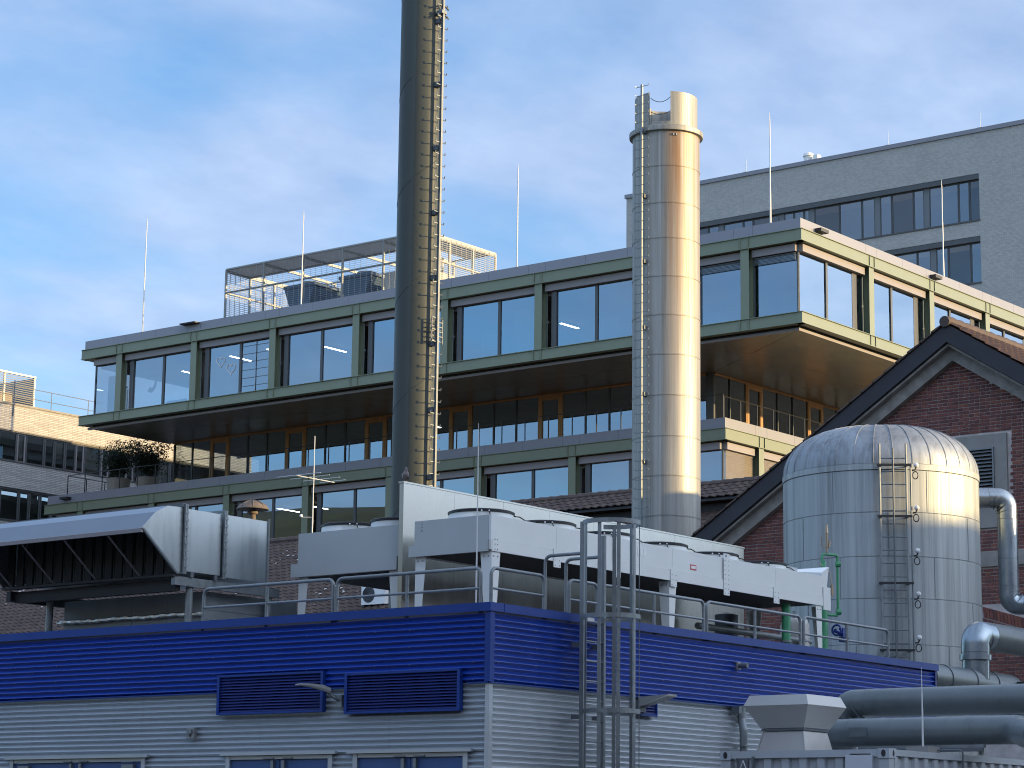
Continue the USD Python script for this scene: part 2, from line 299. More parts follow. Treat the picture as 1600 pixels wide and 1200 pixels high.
class MB:
    """Collects shapes into one mesh."""

    def __init__(self):
        self.v, self.f, self.n = [], [], 0

    def add(self, v, f):
        v, f = np.asarray(v, float), np.asarray(f, int)
        if f.shape[1] == 4:
            f = np.vstack([f[:, [0, 1, 2]], f[:, [0, 2, 3]]])
        self.v.append(v); self.f.append(f + self.n); self.n += len(v)
        return self

    def tm(self, m):
        return self.add(m.vertices, m.faces)

    def box(self, x0, x1, y0, y1, z0, z1):
        x0, x1 = sorted((x0, x1)); y0, y1 = sorted((y0, y1)); z0, z1 = sorted((z0, z1))
        v = [(x, y, z) for x in (x0, x1) for y in (y0, y1) for z in (z0, z1)]
        return self.add(v, [(0, 1, 3, 2), (4, 6, 7, 5), (0, 4, 5, 1), (2, 3, 7, 6), (0, 2, 6, 4), (1, 5, 7, 3)])

    def hexa(self, v8):
        """Eight corners: bottom ring then top ring, both counter-clockwise from above."""
        return self.add(v8, [(0, 3, 2, 1), (4, 5, 6, 7), (0, 1, 5, 4), (1, 2, 6, 5), (2, 3, 7, 6), (3, 0, 4, 7)])

    def tube(self, pts, r, n=8, caps=True):
        p = np.asarray(pts, float)
        t = np.gradient(p, axis=0)
        if len(p) > 2:
            d = np.diff(p, axis=0); d /= np.linalg.norm(d, axis=1, keepdims=True)
            t[1:-1] = d[:-1] + d[1:]; t[0] = d[0]; t[-1] = d[-1]
        t /= np.linalg.norm(t, axis=1, keepdims=True)
        a = np.cross(t[0], [0, 0, 1.0] if abs(t[0][2]) < 0.9 else [1.0, 0, 0]); a /= np.linalg.norm(a)
        rr = np.broadcast_to(r, (len(p),))
        rings = []
        for i in range(len(p)):
            a = a - t[i] * (a @ t[i]); a /= np.linalg.norm(a)
            b = np.cross(t[i], a)
            ang = np.arange(n) * 2 * math.pi / n
            rings.append(p[i] + rr[i] * (np.cos(ang)[:, None] * a + np.sin(ang)[:, None] * b))
        v = np.vstack(rings)
        f = [(i * n + j, i * n + (j + 1) % n, (i + 1) * n + (j + 1) % n, (i + 1) * n + j) for i in range(len(p) - 1) for j in range(n)]
        self.add(v, f)
        if caps:
            for k, s in ((0, -1), (len(p) - 1, 1)):
                ring = rings[k]
                self.add(np.vstack([ring, p[k]]), [((j + 1) % n, j, n) if s < 0 else (j, (j + 1) % n, n) for j in range(n)])
        return self

    def lathe(self, prof, cx, cy, n=32, a0=0.0, a1=2 * math.pi):
        """Profile of (radius, z) turned about the vertical axis through cx, cy."""
        full = abs(a1 - a0 - 2 * math.pi) < 1e-6
        k = n if full else n + 1
        ang = a0 + (a1 - a0) * np.arange(k) / n
        v = np.array([(cx + r * math.cos(t), cy + r * math.sin(t), z) for r, z in prof for t in ang])
        f = []
        for i in range(len(prof) - 1):
            for j in range(n):
                j2 = (j + 1) % k
                f.append((i * k + j, i * k + j2, (i + 1) * k + j2, (i + 1) * k + j))
        return self.add(v, f)

    def quad(self, a, b, c, d):
        return self.add([a, b, c, d], [(0, 1, 2, 3)])

    def poly(self, ring, off):
        """A flat polygon (convex, points in 3-D) given thickness by the vector off."""
        ring = np.asarray(ring, float); k = len(ring); off = np.asarray(off, float)
        v = np.vstack([ring, ring + off])
        f = [(0, i + 1, i) for i in range(1, k - 1)] + [(k, k + i, k + i + 1) for i in range(1, k - 1)]
        f += [t for i in range(k) for t in ((i, (i + 1) % k, k + (i + 1) % k), (i, k + (i + 1) % k, k + i))]
        m = trimesh.Trimesh(v, f, process=False); trimesh.repair.fix_normals(m)
        return self.tm(m)

    def build(self, name, material, parent=None, smooth=False, label=None, kind=None):
        """ONE mesh prim under the parent (or top-level); coordinates are made relative to the thing's own base."""
        v = np.vstack(self.v); f = np.vstack(self.f)
        if material.endswith("glass"):                      # a pane is one sheet, its outer face
            tri = v[f]; nn = np.cross(tri[:, 1] - tri[:, 0], tri[:, 2] - tri[:, 0]); L = np.linalg.norm(nn, axis=1)
            keep = ((nn[:, 0] < -0.9 * L) | (nn[:, 1] < -0.9 * L)) & (L > 0.3 * L.max())
            f = f[keep]; u, inv = np.unique(f, return_inverse=True); v, f = v[u], inv.reshape(f.shape)
        root = "/World" if parent is None else str(parent.GetPath())
        b = BASES.get("/".join(root.split("/")[:3])) if parent is not None else None
        if b is not None:
            v = v - b
        g = usdkit.mesh(stage, numbered(root + "/" + name), (v, f), LOOKS[material], smooth=smooth)
        tag(g, label, None, None, kind)
        return g.GetPrim()


def struct(name, mb, material, **k):
    p = mb.build(name, material, None, **k)
    tag(p, kind="structure")
    return p


def fillet(pts, r, n=6):
    p = [np.asarray(q, float) for q in pts]
    out = [p[0]]
    for i in range(1, len(p) - 1):
        a, b = p[i - 1] - p[i], p[i + 1] - p[i]
        la, lb = np.linalg.norm(a), np.linalg.norm(b)
        a, b = a / la, b / lb
        ang = math.acos(np.clip(a @ b, -1, 1))
        if ang > math.pi - 1e-3:
            out.append(p[i]); continue
        d = min(r / math.tan(ang / 2), la * 0.49, lb * 0.49)
        rr = d * math.tan(ang / 2)
        c = p[i] + (a + b) / np.linalg.norm(a + b) * (rr / math.sin(ang / 2))
        s, e = p[i] + a * d - c, p[i] + b * d - c
        om = math.acos(np.clip((s @ e) / (rr * rr), -1, 1))
        for k in range(n + 1):
            t = k / n
            out.append(c + (math.sin((1 - t) * om) * s + math.sin(t * om) * e) / math.sin(om))
    out.append(p[-1])
    return np.array(out)


class Face:
    """A wall face with local coordinates: s along the wall, o outwards, z up. kind 'west' faces -x (runs along y), 'south' faces -y (runs along x)."""

    def __init__(self, kind, plane):
        self.k, self.p = kind, plane

    def box(self, mb, s0, s1, o0, o1, z0, z1):
        if self.k == "west":
            return mb.box(self.p - o1, self.p - o0, s0, s1, z0, z1)
        return mb.box(s0, s1, self.p - o1, self.p - o0, z0, z1)

    def pt(self, s, o, z):
        return (self.p - o, s, z) if self.k == "west" else (s, self.p - o, z)


# ------------------------------------------------------------------ ground, far hills, buildings outside the frame
g = MB()
nx = 40
xs = np.concatenate([-np.geomspace(2500, 20, 12), np.linspace(-10, 160, 18), np.geomspace(200, 2500, 10)])
vv = np.array([(x, y, 0.0) for x in xs for y in xs]); k = len(xs)
g.add(vv, [(i * k + j, (i + 1) * k + j, (i + 1) * k + j + 1, i * k + j + 1) for i in range(k - 1) for j in range(k - 1)])
struct("ground", g, "ground")

hb = MB()
hx = np.linspace(-760, 60, 60); hy = np.linspace(150, 800, 50)
H = np.zeros((60, 50, 3))
for i, x in enumerate(hx):
    for j, y in enumerate(hy):
        d = math.hypot(x + 330, (y - 420) * 1.0)
        edge = min(1.0, max(0.0, min(x + 760, 60 - x, y - 150, 800 - y) / 120.0))
        z = 78 * math.exp(-(d / 250.0) ** 2) + 16 * noise(np.array([x / 60.0, y / 60.0, 0.3]), 3) + 6 * noise(np.array([x / 12.0, y / 12.0, 0.7]), 5)
        H[i, j] = (x, y, z * edge - 0.5)
hb.add(H.reshape(-1, 3), [(i * 50 + j, (i + 1) * 50 + j, (i + 1) * 50 + j + 1, i * 50 + j + 1) for i in range(59) for j in range(49)])
struct("hills", hb, "hill_green", smooth=True)

# the neighbouring hall south of the yard, outside the frame, whose shade lies on the low roofs
nb = thing("brick_hall", "long brown brick hall with a pitched roof, outside the frame at right", "building", (60, -22, 0))
w = MB(); w.box(31, 100, -30, -14, 0, 11.7); w.build("wall", "off_brick", nb)
w = MB()
for s0, s1 in ((-30.6, -22.0), (-13.4, -22.0)):
    w.poly([(30.5, s0, 11.6), (100.5, s0, 11.6), (100.5, s1, 15.5), (30.5, s1, 15.5)], (0, 0, 0.25))
w.build("roof", "tile_brown", nb)

# unseen blocks added behind the camera to hold off low sky light
for (x0, x1, y0, y1, h, txt) in ((-46, -30, -30, 66, 25, "long grey rendered block added to block low sky behind the camera, outside the frame"), (-34, 29, -48, -30, 22, "brown brick block added to block low sky behind the camera at right, outside the frame")):
    nb = thing("sky_blocker", txt, "building", ((x0 + x1) / 2, (y0 + y1) / 2, 0))
    MB().box(x0, x1, y0, y1, 0, h).build("wall", "off_brick" if x1 > 0 else "off_render", nb)
    MB().box(x0 - 0.4, x1 + 0.4, y0 - 0.4, y1 + 0.4, h, h + 0.5).build("roof", "barge_board", nb)
    wn = MB()
    for z in np.arange(2.5, h - 3, 3.4):
        for q in np.arange(y0 + 2, y1 - 3, 3.2):
            wn.box(x1 + 0.001, x1 + 0.05, q, q + 1.5, z, z + 1.7)
        for q in np.arange(x0 + 2, x1 - 3, 3.2):
            wn.box(q, q + 1.5, y1 + 0.001, y1 + 0.05, z, z + 1.7)
    wn.build("windows", "dark_recess", nb, kind="stuff")

# ------------------------------------------------------------------ the glass office building
office = thing("office_building", "long green steel and glass office building with an overhanging top storey", "building", (86.7, 55.9, 0))
BAY = 5.525
rooms = []


def storey(face, cols, s_lo, s_hi, glass_ends, z_par, inward, mirror, blinds=(), raised=()):
    """One framed storey: parapet panels, upper and lower edge beams, columns, windows. cols: column centres, sorted; z_par: top of the parapet."""
    zt1, zt0 = z_par - 0.48, z_par - 1.01            # top beam
    zb1, zb0 = z_par - 4.06, z_par - 4.56            # bottom beam
    # beams: fascia with flanges standing proud
    for a, b, top in ((zt0, zt1, True), (zb0, zb1, False)):
        mb = MB()
        face.box(mb, s_lo, s_hi, -0.30, -0.012, a + 0.025, b - 0.025)
        face.box(mb, s_lo, s_hi, -0.34, 0.045, b - 0.025, b)
        face.box(mb, s_lo, s_hi, -0.34, 0.045, a, a + 0.025)
        mb.build("edge_beam", "green_steel", office)
    # parapet panels, 10 mm joints
    if mirror:
        ends = [s_lo + 0.13, ]
    s0 = s_lo + 0.12 if not mirror else s_lo + 0.12
    cuts = []
    for c in cols:
        cuts += [c - 0.34, c + 0.62, c + BAY / 2 + 0.2]
    cuts = sorted(x for x in cuts if s_lo + 0.6 < x < s_hi - 0.6)
    cuts = [s_lo + 0.12] + cuts + [s_hi - 0.12]
    for a, b in zip(cuts[:-1], cuts[1:]):
        mb = MB(); face.box(mb, a + 0.006, b - 0.006, -0.40, -0.12, zt1 + 0.004, z_par)
        mb.build("parapet_panel", "parapet_panel", office)
    # columns
    for c in cols:
        mb = MB()
        face.box(mb, c - 0.21, c + 0.21, -0.055, -0.030, zb1, zt0)
        face.box(mb, c - 0.012, c + 0.012, -0.40, -0.055, zb1, zt0)
        face.box(mb, c - 0.21, c + 0.21, -0.425, -0.40, zb1, zt0)
        for a, b in ((zt0, zt1), (zb0, zb1)):
            for q in (-0.215, 0.215):
                face.box(mb, c + q - 0.012, c + q + 0.012, -0.012, 0.030, a + 0.025, b - 0.025)
        mb.build("column", "green_steel", office)
    # bays
    edges = [glass_ends[0]] + list(cols) + [glass_ends[1]]
    sgn = -1 if not mirror else 1
    for i, (a, b) in enumerate(zip(edges[:-1], edges[1:])):
        first, last = i == 0, i == len(edges) - 2
        lo = a + (0.0 if first else 0.235); hi = b - (0.0 if last else 0.235)
        # shutter box
        mb = MB(); face.box(mb, lo + 0.02, hi - 0.02, -0.56, -0.20, zt0 - 0.36, zt0 - 0.045)
        mb.build("shutter_box", "shutter_box", office)
        mb = MB(); face.box(mb, lo, hi, -0.60, -0.36, zt0 - 0.044, zt0 + 0.02); mb.build("lintel", "dark_recess", office)
        zg0, zg1 = zb1 + 0.03, zt0 - 0.365
        wide = hi - lo
        # which side the narrow vent leaf stands on: beside the column nearer the corner seen from outside
        has_vent = wide > 3.0 and not (first and not mirror and False)
        if not mirror:                                     # faces west: image right is low s; vent at the high end (right of a column)
            v0, v1 = hi - 0.30, hi
            p0, p1 = (lo + 0.05, hi - 0.30 - 0.27) if has_vent else (lo + 0.05, hi - 0.05)
            if last:
                has_vent = False; p0, p1 = lo + 0.05, hi - 0.05
        else:
            v0, v1 = hi - 0.40, hi
            p0, p1 = (lo + 0.05, hi - 0.40 - 0.42) if has_vent else (lo + 0.05, hi - 0.05)
        fr = MB()
        fo0, fo1 = -0.46, -0.38
        face.box(fr, lo, hi, fo0, fo1, zb1 - 0.01, zg0 + 0.05)
        face.box(fr, lo, hi, fo0, fo1, zg1 - 0.02, zg1 + 0.06)
        if has_vent:
            if not mirror:
                face.box(fr, p1, p1 + 0.27, fo0 + 0.002, fo1 + 0.04, zg0 + 0.05, zg1 - 0.02)
            else:
                face.box(fr, p1, p1 + 0.40, fo0 + 0.002, fo1 - 0.03, zg0 + 0.05, zg1 - 0.02)
        face.box(fr, lo, p0, fo0 + 0.003, fo1 - 0.003, zg0 + 0.05, zg1 - 0.02)
        if not has_vent:
            face.box(fr, p1, hi, fo0 + 0.003, fo1 - 0.003, zg0 + 0.05, zg1 - 0.02)
        two = (p1 - p0) > 2.6
        mid = (p0 + p1) / 2
        if two:
            face.box(fr, mid - 0.075, mid + 0.075, fo0 + 0.002, fo1 + 0.01, zg0 + 0.05, zg1 - 0.02)
        win = fr.build("window", "window_frame", office)
        for q0, q1 in (((p0, mid - 0.075), (mid + 0.075, p1)) if two else ((p0, p1),)):
            mb = MB(); face.box(mb, q0 + 0.002, q1 - 0.002, -0.432, -0.420, zg0 + 0.052, zg1 - 0.022)
            mb.build("pane", "office_glass", win)
        if has_vent:
            mb = MB()
            if mirror:
                face.box(mb, v0 + 0.02, v1 - 0.01, -0.432, -0.420, zg0 + 0.052, zg1 - 0.10); mb.build("vent_pane", "office_glass", win)
            else:
                face.box(mb, v0 + 0.01, v1 - 0.165, -0.52, -0.50, zg0 + 0.052, zg1 - 0.03); mb.build("vent_leaf", "dark_recess", win)
                mb = MB(); face.box(mb, v1 - 0.16, v1 - 0.03, -0.432, -0.420, zg0 + 0.052, zg0 + 1.15); mb.build("vent_pane", "office_glass", win)
            mb = MB(); vm = v1 - 0.10
            mb.tube([face.pt(vm, -0.30, zg0 + 0.05), face.pt(vm, -0.30, zg1 - 0.1)], 0.018, 6)
            face.box(mb, vm - 0.09, vm + 0.02, -0.33, -0.28, zg0 + 1.2, zg0 + 1.28)
            mb.build("guide_rail", "galvanised_dark", win)
        if i in blinds:
            nsl = 34
            mb = MB()
            for q in range(nsl):
                z = zg0 + 0.06 + (zg1 - zg0 - 0.08) * q / nsl
                A, B = face.pt(lo + 0.05, -0.335, z), face.pt(p1, -0.335, z)
                C, D = face.pt(p1, -0.285, z + 0.055), face.pt(lo + 0.05, -0.285, z + 0.055)
                mb.quad(A, B, C, D); mb.quad(D, C, B, A)
            mb.build("blind", "blind", win)
        if i in raised:
            mb = MB()
            for q in range(6):
                face.box(mb, lo + 0.08, hi - (0.45 if has_vent and not last else 0.05), -0.36, -0.29, zg1 - 0.06 - q * 0.055, zg1 - 0.035 - q * 0.055)
            mb.build("raised_blind", "galvanised_dark", win)
    return zb1, zt0


UX, UY = 83.65, 50.09            # upper storey: outer planes
LX, LY = 86.70, 55.86            # lower storey
upW, upS = Face("west", UX), Face("south", UY)
loW, loS = Face("west", LX), Face("south", LY)
upcols = [91.60 - BAY * k for k in range(8)][::-1]
locols = [97.50 - 5.54 * k for k in range(8)][::-1]
upper_end, lower_end = 94.5, 100.4
storey(upW, upcols, UY + 0.01, upper_end, (UY + 0.42, 93.75), 27.80, 1, False, raised=(0, 1))
storey(loW, locols, LY + 0.01, lower_end, (LY + 0.42, 99.6), 20.30, 1, False)
ucolS = [89.60 + 5.55 * k for k in range(7)]
lcolS = [89.68 + 5.55 * k for k in range(7)]
storey(upS, ucolS, UX - 0.0, 128.0, (UX + 0.42, 127.5), 27.80, 1, True)
storey(loS, lcolS, LX - 0.0, 128.0, (LX + 0.42, 127.5), 20.30, 1, True, blinds=(0, 1, 2, 3))
# corner glass edges
mb = MB(); mb.box(UX + 0.40, UX + 0.46, UY + 0.40, UY + 0.46, 23.74, 26.79); mb.build("corner_mullion", "galvanised", office)
mb = MB(); mb.box(LX + 0.40, LX + 0.46, LY + 0.40, LY + 0.46, 16.24, 19.29); mb.build("corner_mullion", "galvanised", office)
mb = MB(); mb.box(UX + 0.40, UX + 0.46, 93.74, 93.80, 23.74, 26.79); mb.build("corner_mullion", "window_frame", office)
# end face of the top storey (north) as glass and beams
mb = MB(); mb.box(UX + 0.30, 100, 93.9, 94.45, 26.80, 27.31); mb.box(UX + 0.30, 100, 93.9, 94.45, 23.25, 23.73); mb.build("end_beam", "green_steel", office)
mb = MB(); mb.box(UX + 0.45, 100, 93.76, 93.78, 23.75, 26.79); mb.build("end_pane", "office_glass", office)
mb = MB(); mb.box(LX + 0.05, 100, 99.9, 100.35, 19.3, 19.81); mb.box(LX + 0.05, 100, 99.9, 100.35, 15.75, 16.23); mb.build("end_beam", "green_steel", office)
mb = MB(); mb.box(LX + 0.13, 100, 99.85, 100.27, 19.83, 20.295); mb.build("parapet_panel", "parapet_panel", office)
# floors, roofs and rooms
mb = MB(); mb.box(UX + 0.36, 127.8, UY + 0.36, 93.9, 26.86, 27.34); mb.build("roof", "roof_gravel", office)
mb = MB(); mb.box(UX + 0.62, 127.6, UY + 0.62, 93.6, 26.30, 26.85); mb.build("ceiling", "room_ceiling", office)
mb = MB(); mb.box(UX + 0.36, 127.8, UY + 0.36, 93.9, 23.30, 23.73); mb.build("floor_slab", "room_floor", office)
mb = MB(); mb.box(UX + 7.5, UX + 7.7, UY + 7.5, 93.6, 23.74, 26.29); mb.box(UX + 7.71, 127, UY + 7.5, UY + 7.7, 23.74, 26.29)
for q in (58.5, 69.6, 80.6, 86.1):
    mb.box(UX + 0.7, UX + 7.49, q - 0.06, q + 0.06, 23.74, 26.29)
for q in (100.8, 111.8):
    mb.box(q - 0.06, q + 0.06, UY + 0.7, UY + 7.49, 23.74, 26.29)
mb.build("room_wall", "room_wall", office)
mb = MB(); mb.box(LX + 0.36, 127.8, LY + 0.36, 99.9, 19.40, 19.90); mb.build("terrace_deck", "roof_gravel", office)
mb = MB(); mb.box(LX + 0.62, 127.6, LY + 0.62, 99.6, 18.80, 19.39); mb.build("ceiling", "room_ceiling", office)
mb = MB(); mb.box(LX + 0.36, 127.8, LY + 0.36, 99.9, 15.80, 16.23); mb.build("floor_slab", "room_floor", office)
mb = MB(); mb.box(LX + 7.5, LX + 7.7, LY + 7.5, 99.5, 16.24, 18.79); mb.box(LX + 7.71, 127, LY + 7.5, LY + 7.7, 16.24, 18.79)
for q in (64.3, 75.3, 86.4):
    mb.box(LX + 0.7, LX + 7.49, q - 0.06, q + 0.06, 16.24, 18.79)
mb.build("room_wall", "room_wall", office)
mb = MB(); mb.box(LX + 0.3, 127.8, LY + 0.3, 100.0, 0, 15.72); mb.build("lower_wall", "parapet_panel", office)
# soffit under the overhanging storey: two strips mitred at the corner, panel joints of 12 mm
SX, SY = UX + 0.45, UY + 0.45
GX, GY = 89.66, 58.416
ZS = 23.05
ds, dw = GY - SY, GX - SX


def soffit_panel(ring):
    MB().poly([(x, y, ZS) for x, y in ring], (0, 0, 0.05)).build("soffit_panel", "soffit", office)


gap = 0.008
for half in (0, 1):
    # west strip, between the outer edge and the set-back glazing
    f0, f1 = half * 0.5, half * 0.5 + 0.5
    def lineW(f): return SX + dw * f, SY + ds * f
    cut = [GY] + [GY + 5.55 * k for k in range(1, 8)]
    (xa, ya), (xb, yb) = lineW(f0), lineW(f1)
    soffit_panel([(xa + gap, ya + gap * 2), (xb - gap, yb + gap * 2), (xb - gap, GY + 5.5), (xa + gap, GY + 5.5)])
    y = GY + 5.5 + gap * 2
    while y < 93.6:
        y2 = min(y + 5.5, 93.9)
        soffit_panel([(xa + gap, y), (xb - gap, y), (xb - gap, y2), (xa + gap, y2)])
        y = y2 + gap * 2
    soffit_panel([(xa + gap * 2, ya + gap), (GX + 5.5, ya + gap), (GX + 5.5, yb - gap), (xb + gap * 2, yb - gap)])
    x = GX + 5.5 + gap * 2
    while x < 126:
        x2 = min(x + 5.5, 127)
        soffit_panel([(x, ya + gap), (x2, ya + gap), (x2, yb - gap), (x, yb - gap)])
        x = x2 + gap * 2
mb = MB(); mb.box(GX, 127, GY, 93.9, ZS + 0.052, ZS + 0.2); mb.box(SX + 0.02, GX - 0.004, SY + 0.02, 93.9, ZS + 0.06, ZS + 0.2); mb.box(GX - 0.003, 127, SY + 0.02, GY - 0.003, ZS + 0.06, ZS + 0.2)
mb.build("soffit_backing", "dark_recess", office)
# soffit edge trims: a dark gap, then a light drip edge
mb = MB()
mb.box(UX + 0.40, UX + 0.47, UY + 0.40, 94.2, ZS - 0.02, ZS + 0.10)
mb.box(UX + 0.471, 127.5, UY + 0.40, UY + 0.47, ZS - 0.02, ZS + 0.10)
mb.build("drip_edge", "shutter_box", office)
mb = MB(); mb.box(UX + 0.48, 127, UY + 0.48, 94.1, ZS + 0.201, 23.29); mb.build("edge_gap", "dark_recess", office)
# set-back storey: wooden doors every fourth field
MOD = 1.388


def setback(face, s_start, n, direction, doors):
    """Thin posts, panes and wooden doors under a timber head; direction +1/-1 along s."""
    z0, z1 = 19.91, ZS - 0.003
    head = MB(); lo, hi = sorted((s_start, s_start + direction * n * MOD)); face.box(head, lo, hi, -0.12, 0.02, z1 - 0.09, z1)
    head.build("timber_head", "wood", office)
    for k in range(n + 1):
        s = s_start + direction * k * MOD
        mb = MB(); face.box(mb, s - 0.035, s + 0.035, -0.10, 0.015, z0, z1 - 0.091); mb.build("mullion", "wood" if k % 4 in (2, 3) else "window_frame", office)
    for k in range(n):
        a, b = sorted((s_start + direction * k * MOD, s_start + direction * (k + 1) * MOD))
        a += 0.036; b -= 0.036
        mb = MB()
        if k % 4 == doors:
            face.box(mb, a, a + 0.17, -0.09, 0.03, z0, z1 - 0.092); face.box(mb, b - 0.17, b, -0.09, 0.03, z0, z1 - 0.092)
            face.box(mb, a + 0.171, b - 0.171, -0.09, 0.03, z1 - 0.30, z1 - 0.092)
            face.box(mb, a + 0.171, b - 0.171, -0.09, 0.03, z0 + 0.5, z0 + 0.72)
            d = mb.build("wooden_door", "wood", office)
            for q0, q1 in ((z0 + 0.721, z1 - 0.301), (z0, z0 + 0.499)):
                mb = MB(); face.box(mb, a + 0.172, b - 0.172, -0.05, -0.038, q0, q1); mb.build("pane", "office_glass", d)
        else:
            face.box(mb, a, b, -0.05, -0.038, z0, z1 - 0.092); mb.build("pane", "office_glass", office)


setback(Face("west", GX), 93.42, 25, -1, 2)
setback(Face("south", GY), GX + 0.01, 14, 1, 2)
mb = MB(); mb.box(GX - 0.02, GX + 0.10, GY - 0.02, GY + 0.4, 19.91, ZS - 0.005); mb.build("corner_post", "window_frame", office)
mb = MB(); mb.box(GX + 0.04, GX + 0.055, 93.46, 93.5, 19.91, ZS - 0.005); mb.box(GX + 0.1, GX + 6, 93.44, 93.455, 19.91, ZS - 0.005); mb.build("end_pane", "office_glass", office)
mb = MB(); mb.box(GX + 6.5, GX + 6.7, GY + 6.5, 93.3, 19.91, ZS); mb.box(GX + 6.71, 120, GY + 6.5, GY + 6.7, 19.91, ZS); mb.build("room_wall", "room_wall", office)
# terrace railing
post = MB(); s = LY + 0.42


def rail(path_pts, z0, zt, step, mid=None):
    for (a, b) in zip(path_pts[:-1], path_pts[1:]):
        a, b = np.array(a, float), np.array(b, float); L = np.linalg.norm(b - a); n = max(1, round(L / step))
        mb = MB(); mb.tube([(*a, zt), (*b, zt)], 0.022, 6)
        if mid:
            mb.tube([(*a, mid), (*b, mid)], 0.018, 6)
        top = mb.build("rail", "rail_black", office)
        for k in range(n + 1):
            q = a + (b - a) * k / n
            mb = MB(); mb.box(q[0] - 0.02, q[0] + 0.02, q[1] - 0.02, q[1] + 0.02, z0, zt - 0.022); mb.build("rail_post", "rail_black", office)


rail([(LX + 0.30, 98.9), (LX + 0.30, LY + 0.32)], 19.905, 21.38, 1.388)
rail([(LX + 0.34, LY + 0.32), (120, LY + 0.32)], 19.905, 21.30, 1.388)
rail([(LX + 0.34, 98.95), (LX + 4.4, 98.95)], 19.905, 21.38, 1.2)

# window pictures: two white paper hearts and a pink crescent behind the panes of the top storey
def heart(cy, cz, r):
    pts = []
    for k in range(41):
        t = k / 40 * 2 * math.pi
        pts.append((UX + 0.408, cy - r * math.sin(t) ** 3, cz + r / 16 * (13 * math.cos(t) - 5 * math.cos(2 * t) - 2 * math.cos(3 * t) - math.cos(4 * t))))
    MB().tube(pts, 0.020, 5, caps=False).build("paper_heart", "plastic_white", office)


heart(84.45, 25.62, 0.30); heart(83.72, 25.17, 0.30)
mb = MB(); ang = np.linspace(0.35, 2 * math.pi - 0.9, 24)
ro = np.array([(UX + 0.47, 89.55 + 0.42 * math.cos(t), 25.15 + 0.58 * math.sin(t)) for t in ang]); ri = np.array([(UX + 0.47, 89.50 + 0.20 * math.cos(t), 25.15 + 0.32 * math.sin(t)) for t in ang])
for i in range(len(ang) - 1):
    mb.quad(ro[i], ro[i + 1], ri[i + 1], ri[i]); mb.quad(ri[i], ri[i + 1], ro[i + 1], ro[i])
mb.build("paper_crescent", "sticker_pink", office)
# boards, curtains and cupboards that show through the panes
for (x, y0, y1, z0, z1, nm, mt) in ((UX + 1.1, 67.2, 68.1, 24.35, 25.30, "pin_board", "plastic_white"), (UX + 0.75, 65.0, 65.9, 24.1, 25.9, "curtain", "plastic_white"),
        (UX + 1.6, 60.6, 62.0, 24.1, 25.2, "pin_board", "plastic_white"), (UX + 0.9, 92.6, 93.3, 23.9, 25.9, "curtain", "plastic_white"), (UX + 2.4, 88.9, 90.4, 23.75, 24.5, "cupboard", "chiller_grey"),
        (UX + 1.3, 55.0, 57.6, 23.75, 24.6, "cupboard", "chiller_grey"), (UX + 2.0, 51.6, 52.4, 24.3, 25.2, "pin_board", "plastic_white"),
        (LX + 1.2, 71.0, 72.2, 16.6, 17.8, "pin_board", "chiller_grey"), (LX + 1.0, 60.4, 61.2, 16.4, 18.3, "curtain", "chiller_grey")):
    MB().box(x, x + 0.04, y0, y1, z0, z1).build(nm, mt, office)
for (x0, x1, z0, z1, nm) in ((85.2, 86.2, 24.1, 25.6, "curtain"), (91.2, 92.6, 23.9, 24.7, "cupboard"), (96.2, 97.0, 24.0, 25.8, "curtain")):
    MB().box(x0, x1, UY + 0.9, UY + 0.94, z0, z1).build(nm, "plastic_white", office)
# thin glazing bars on one top-storey pane (grid seen at the second bay from the left)
mb = MB()
for z in np.linspace(24.15, 26.2, 6):
    mb.box(UX + 0.405, UX + 0.416, 80.92, 82.98, z - 0.012, z + 0.012)
mb.box(UX + 0.396, UX + 0.404, 81.96, 81.99, 23.85, 26.38)
mb.build("glazing_bar", "window_frame", office)

# camera and light fittings on the parapet
for (x, y, z, ax) in ((85.3, UY - 0.0, 27.50, "x"), (95.5, UY - 0.0, 27.50, "x")):
    mb = MB(); mb.box(x - 0.32, x + 0.32, y - 0.18, y + 0.115, z - 0.05, z + 0.09); mb.build("parapet_lamp", "black_plastic", office)
mb = MB(); mb.box(UX - 0.25, UX + 0.115, 85.8, 86.9, 27.72, 27.78); mb.build("parapet_lamp", "black_plastic", office)
mb = MB(); mb.box(LX - 0.22, LX + 0.115, 98.35, 98.95, 20.00, 20.12); mb.build("parapet_lamp", "black_plastic", office)

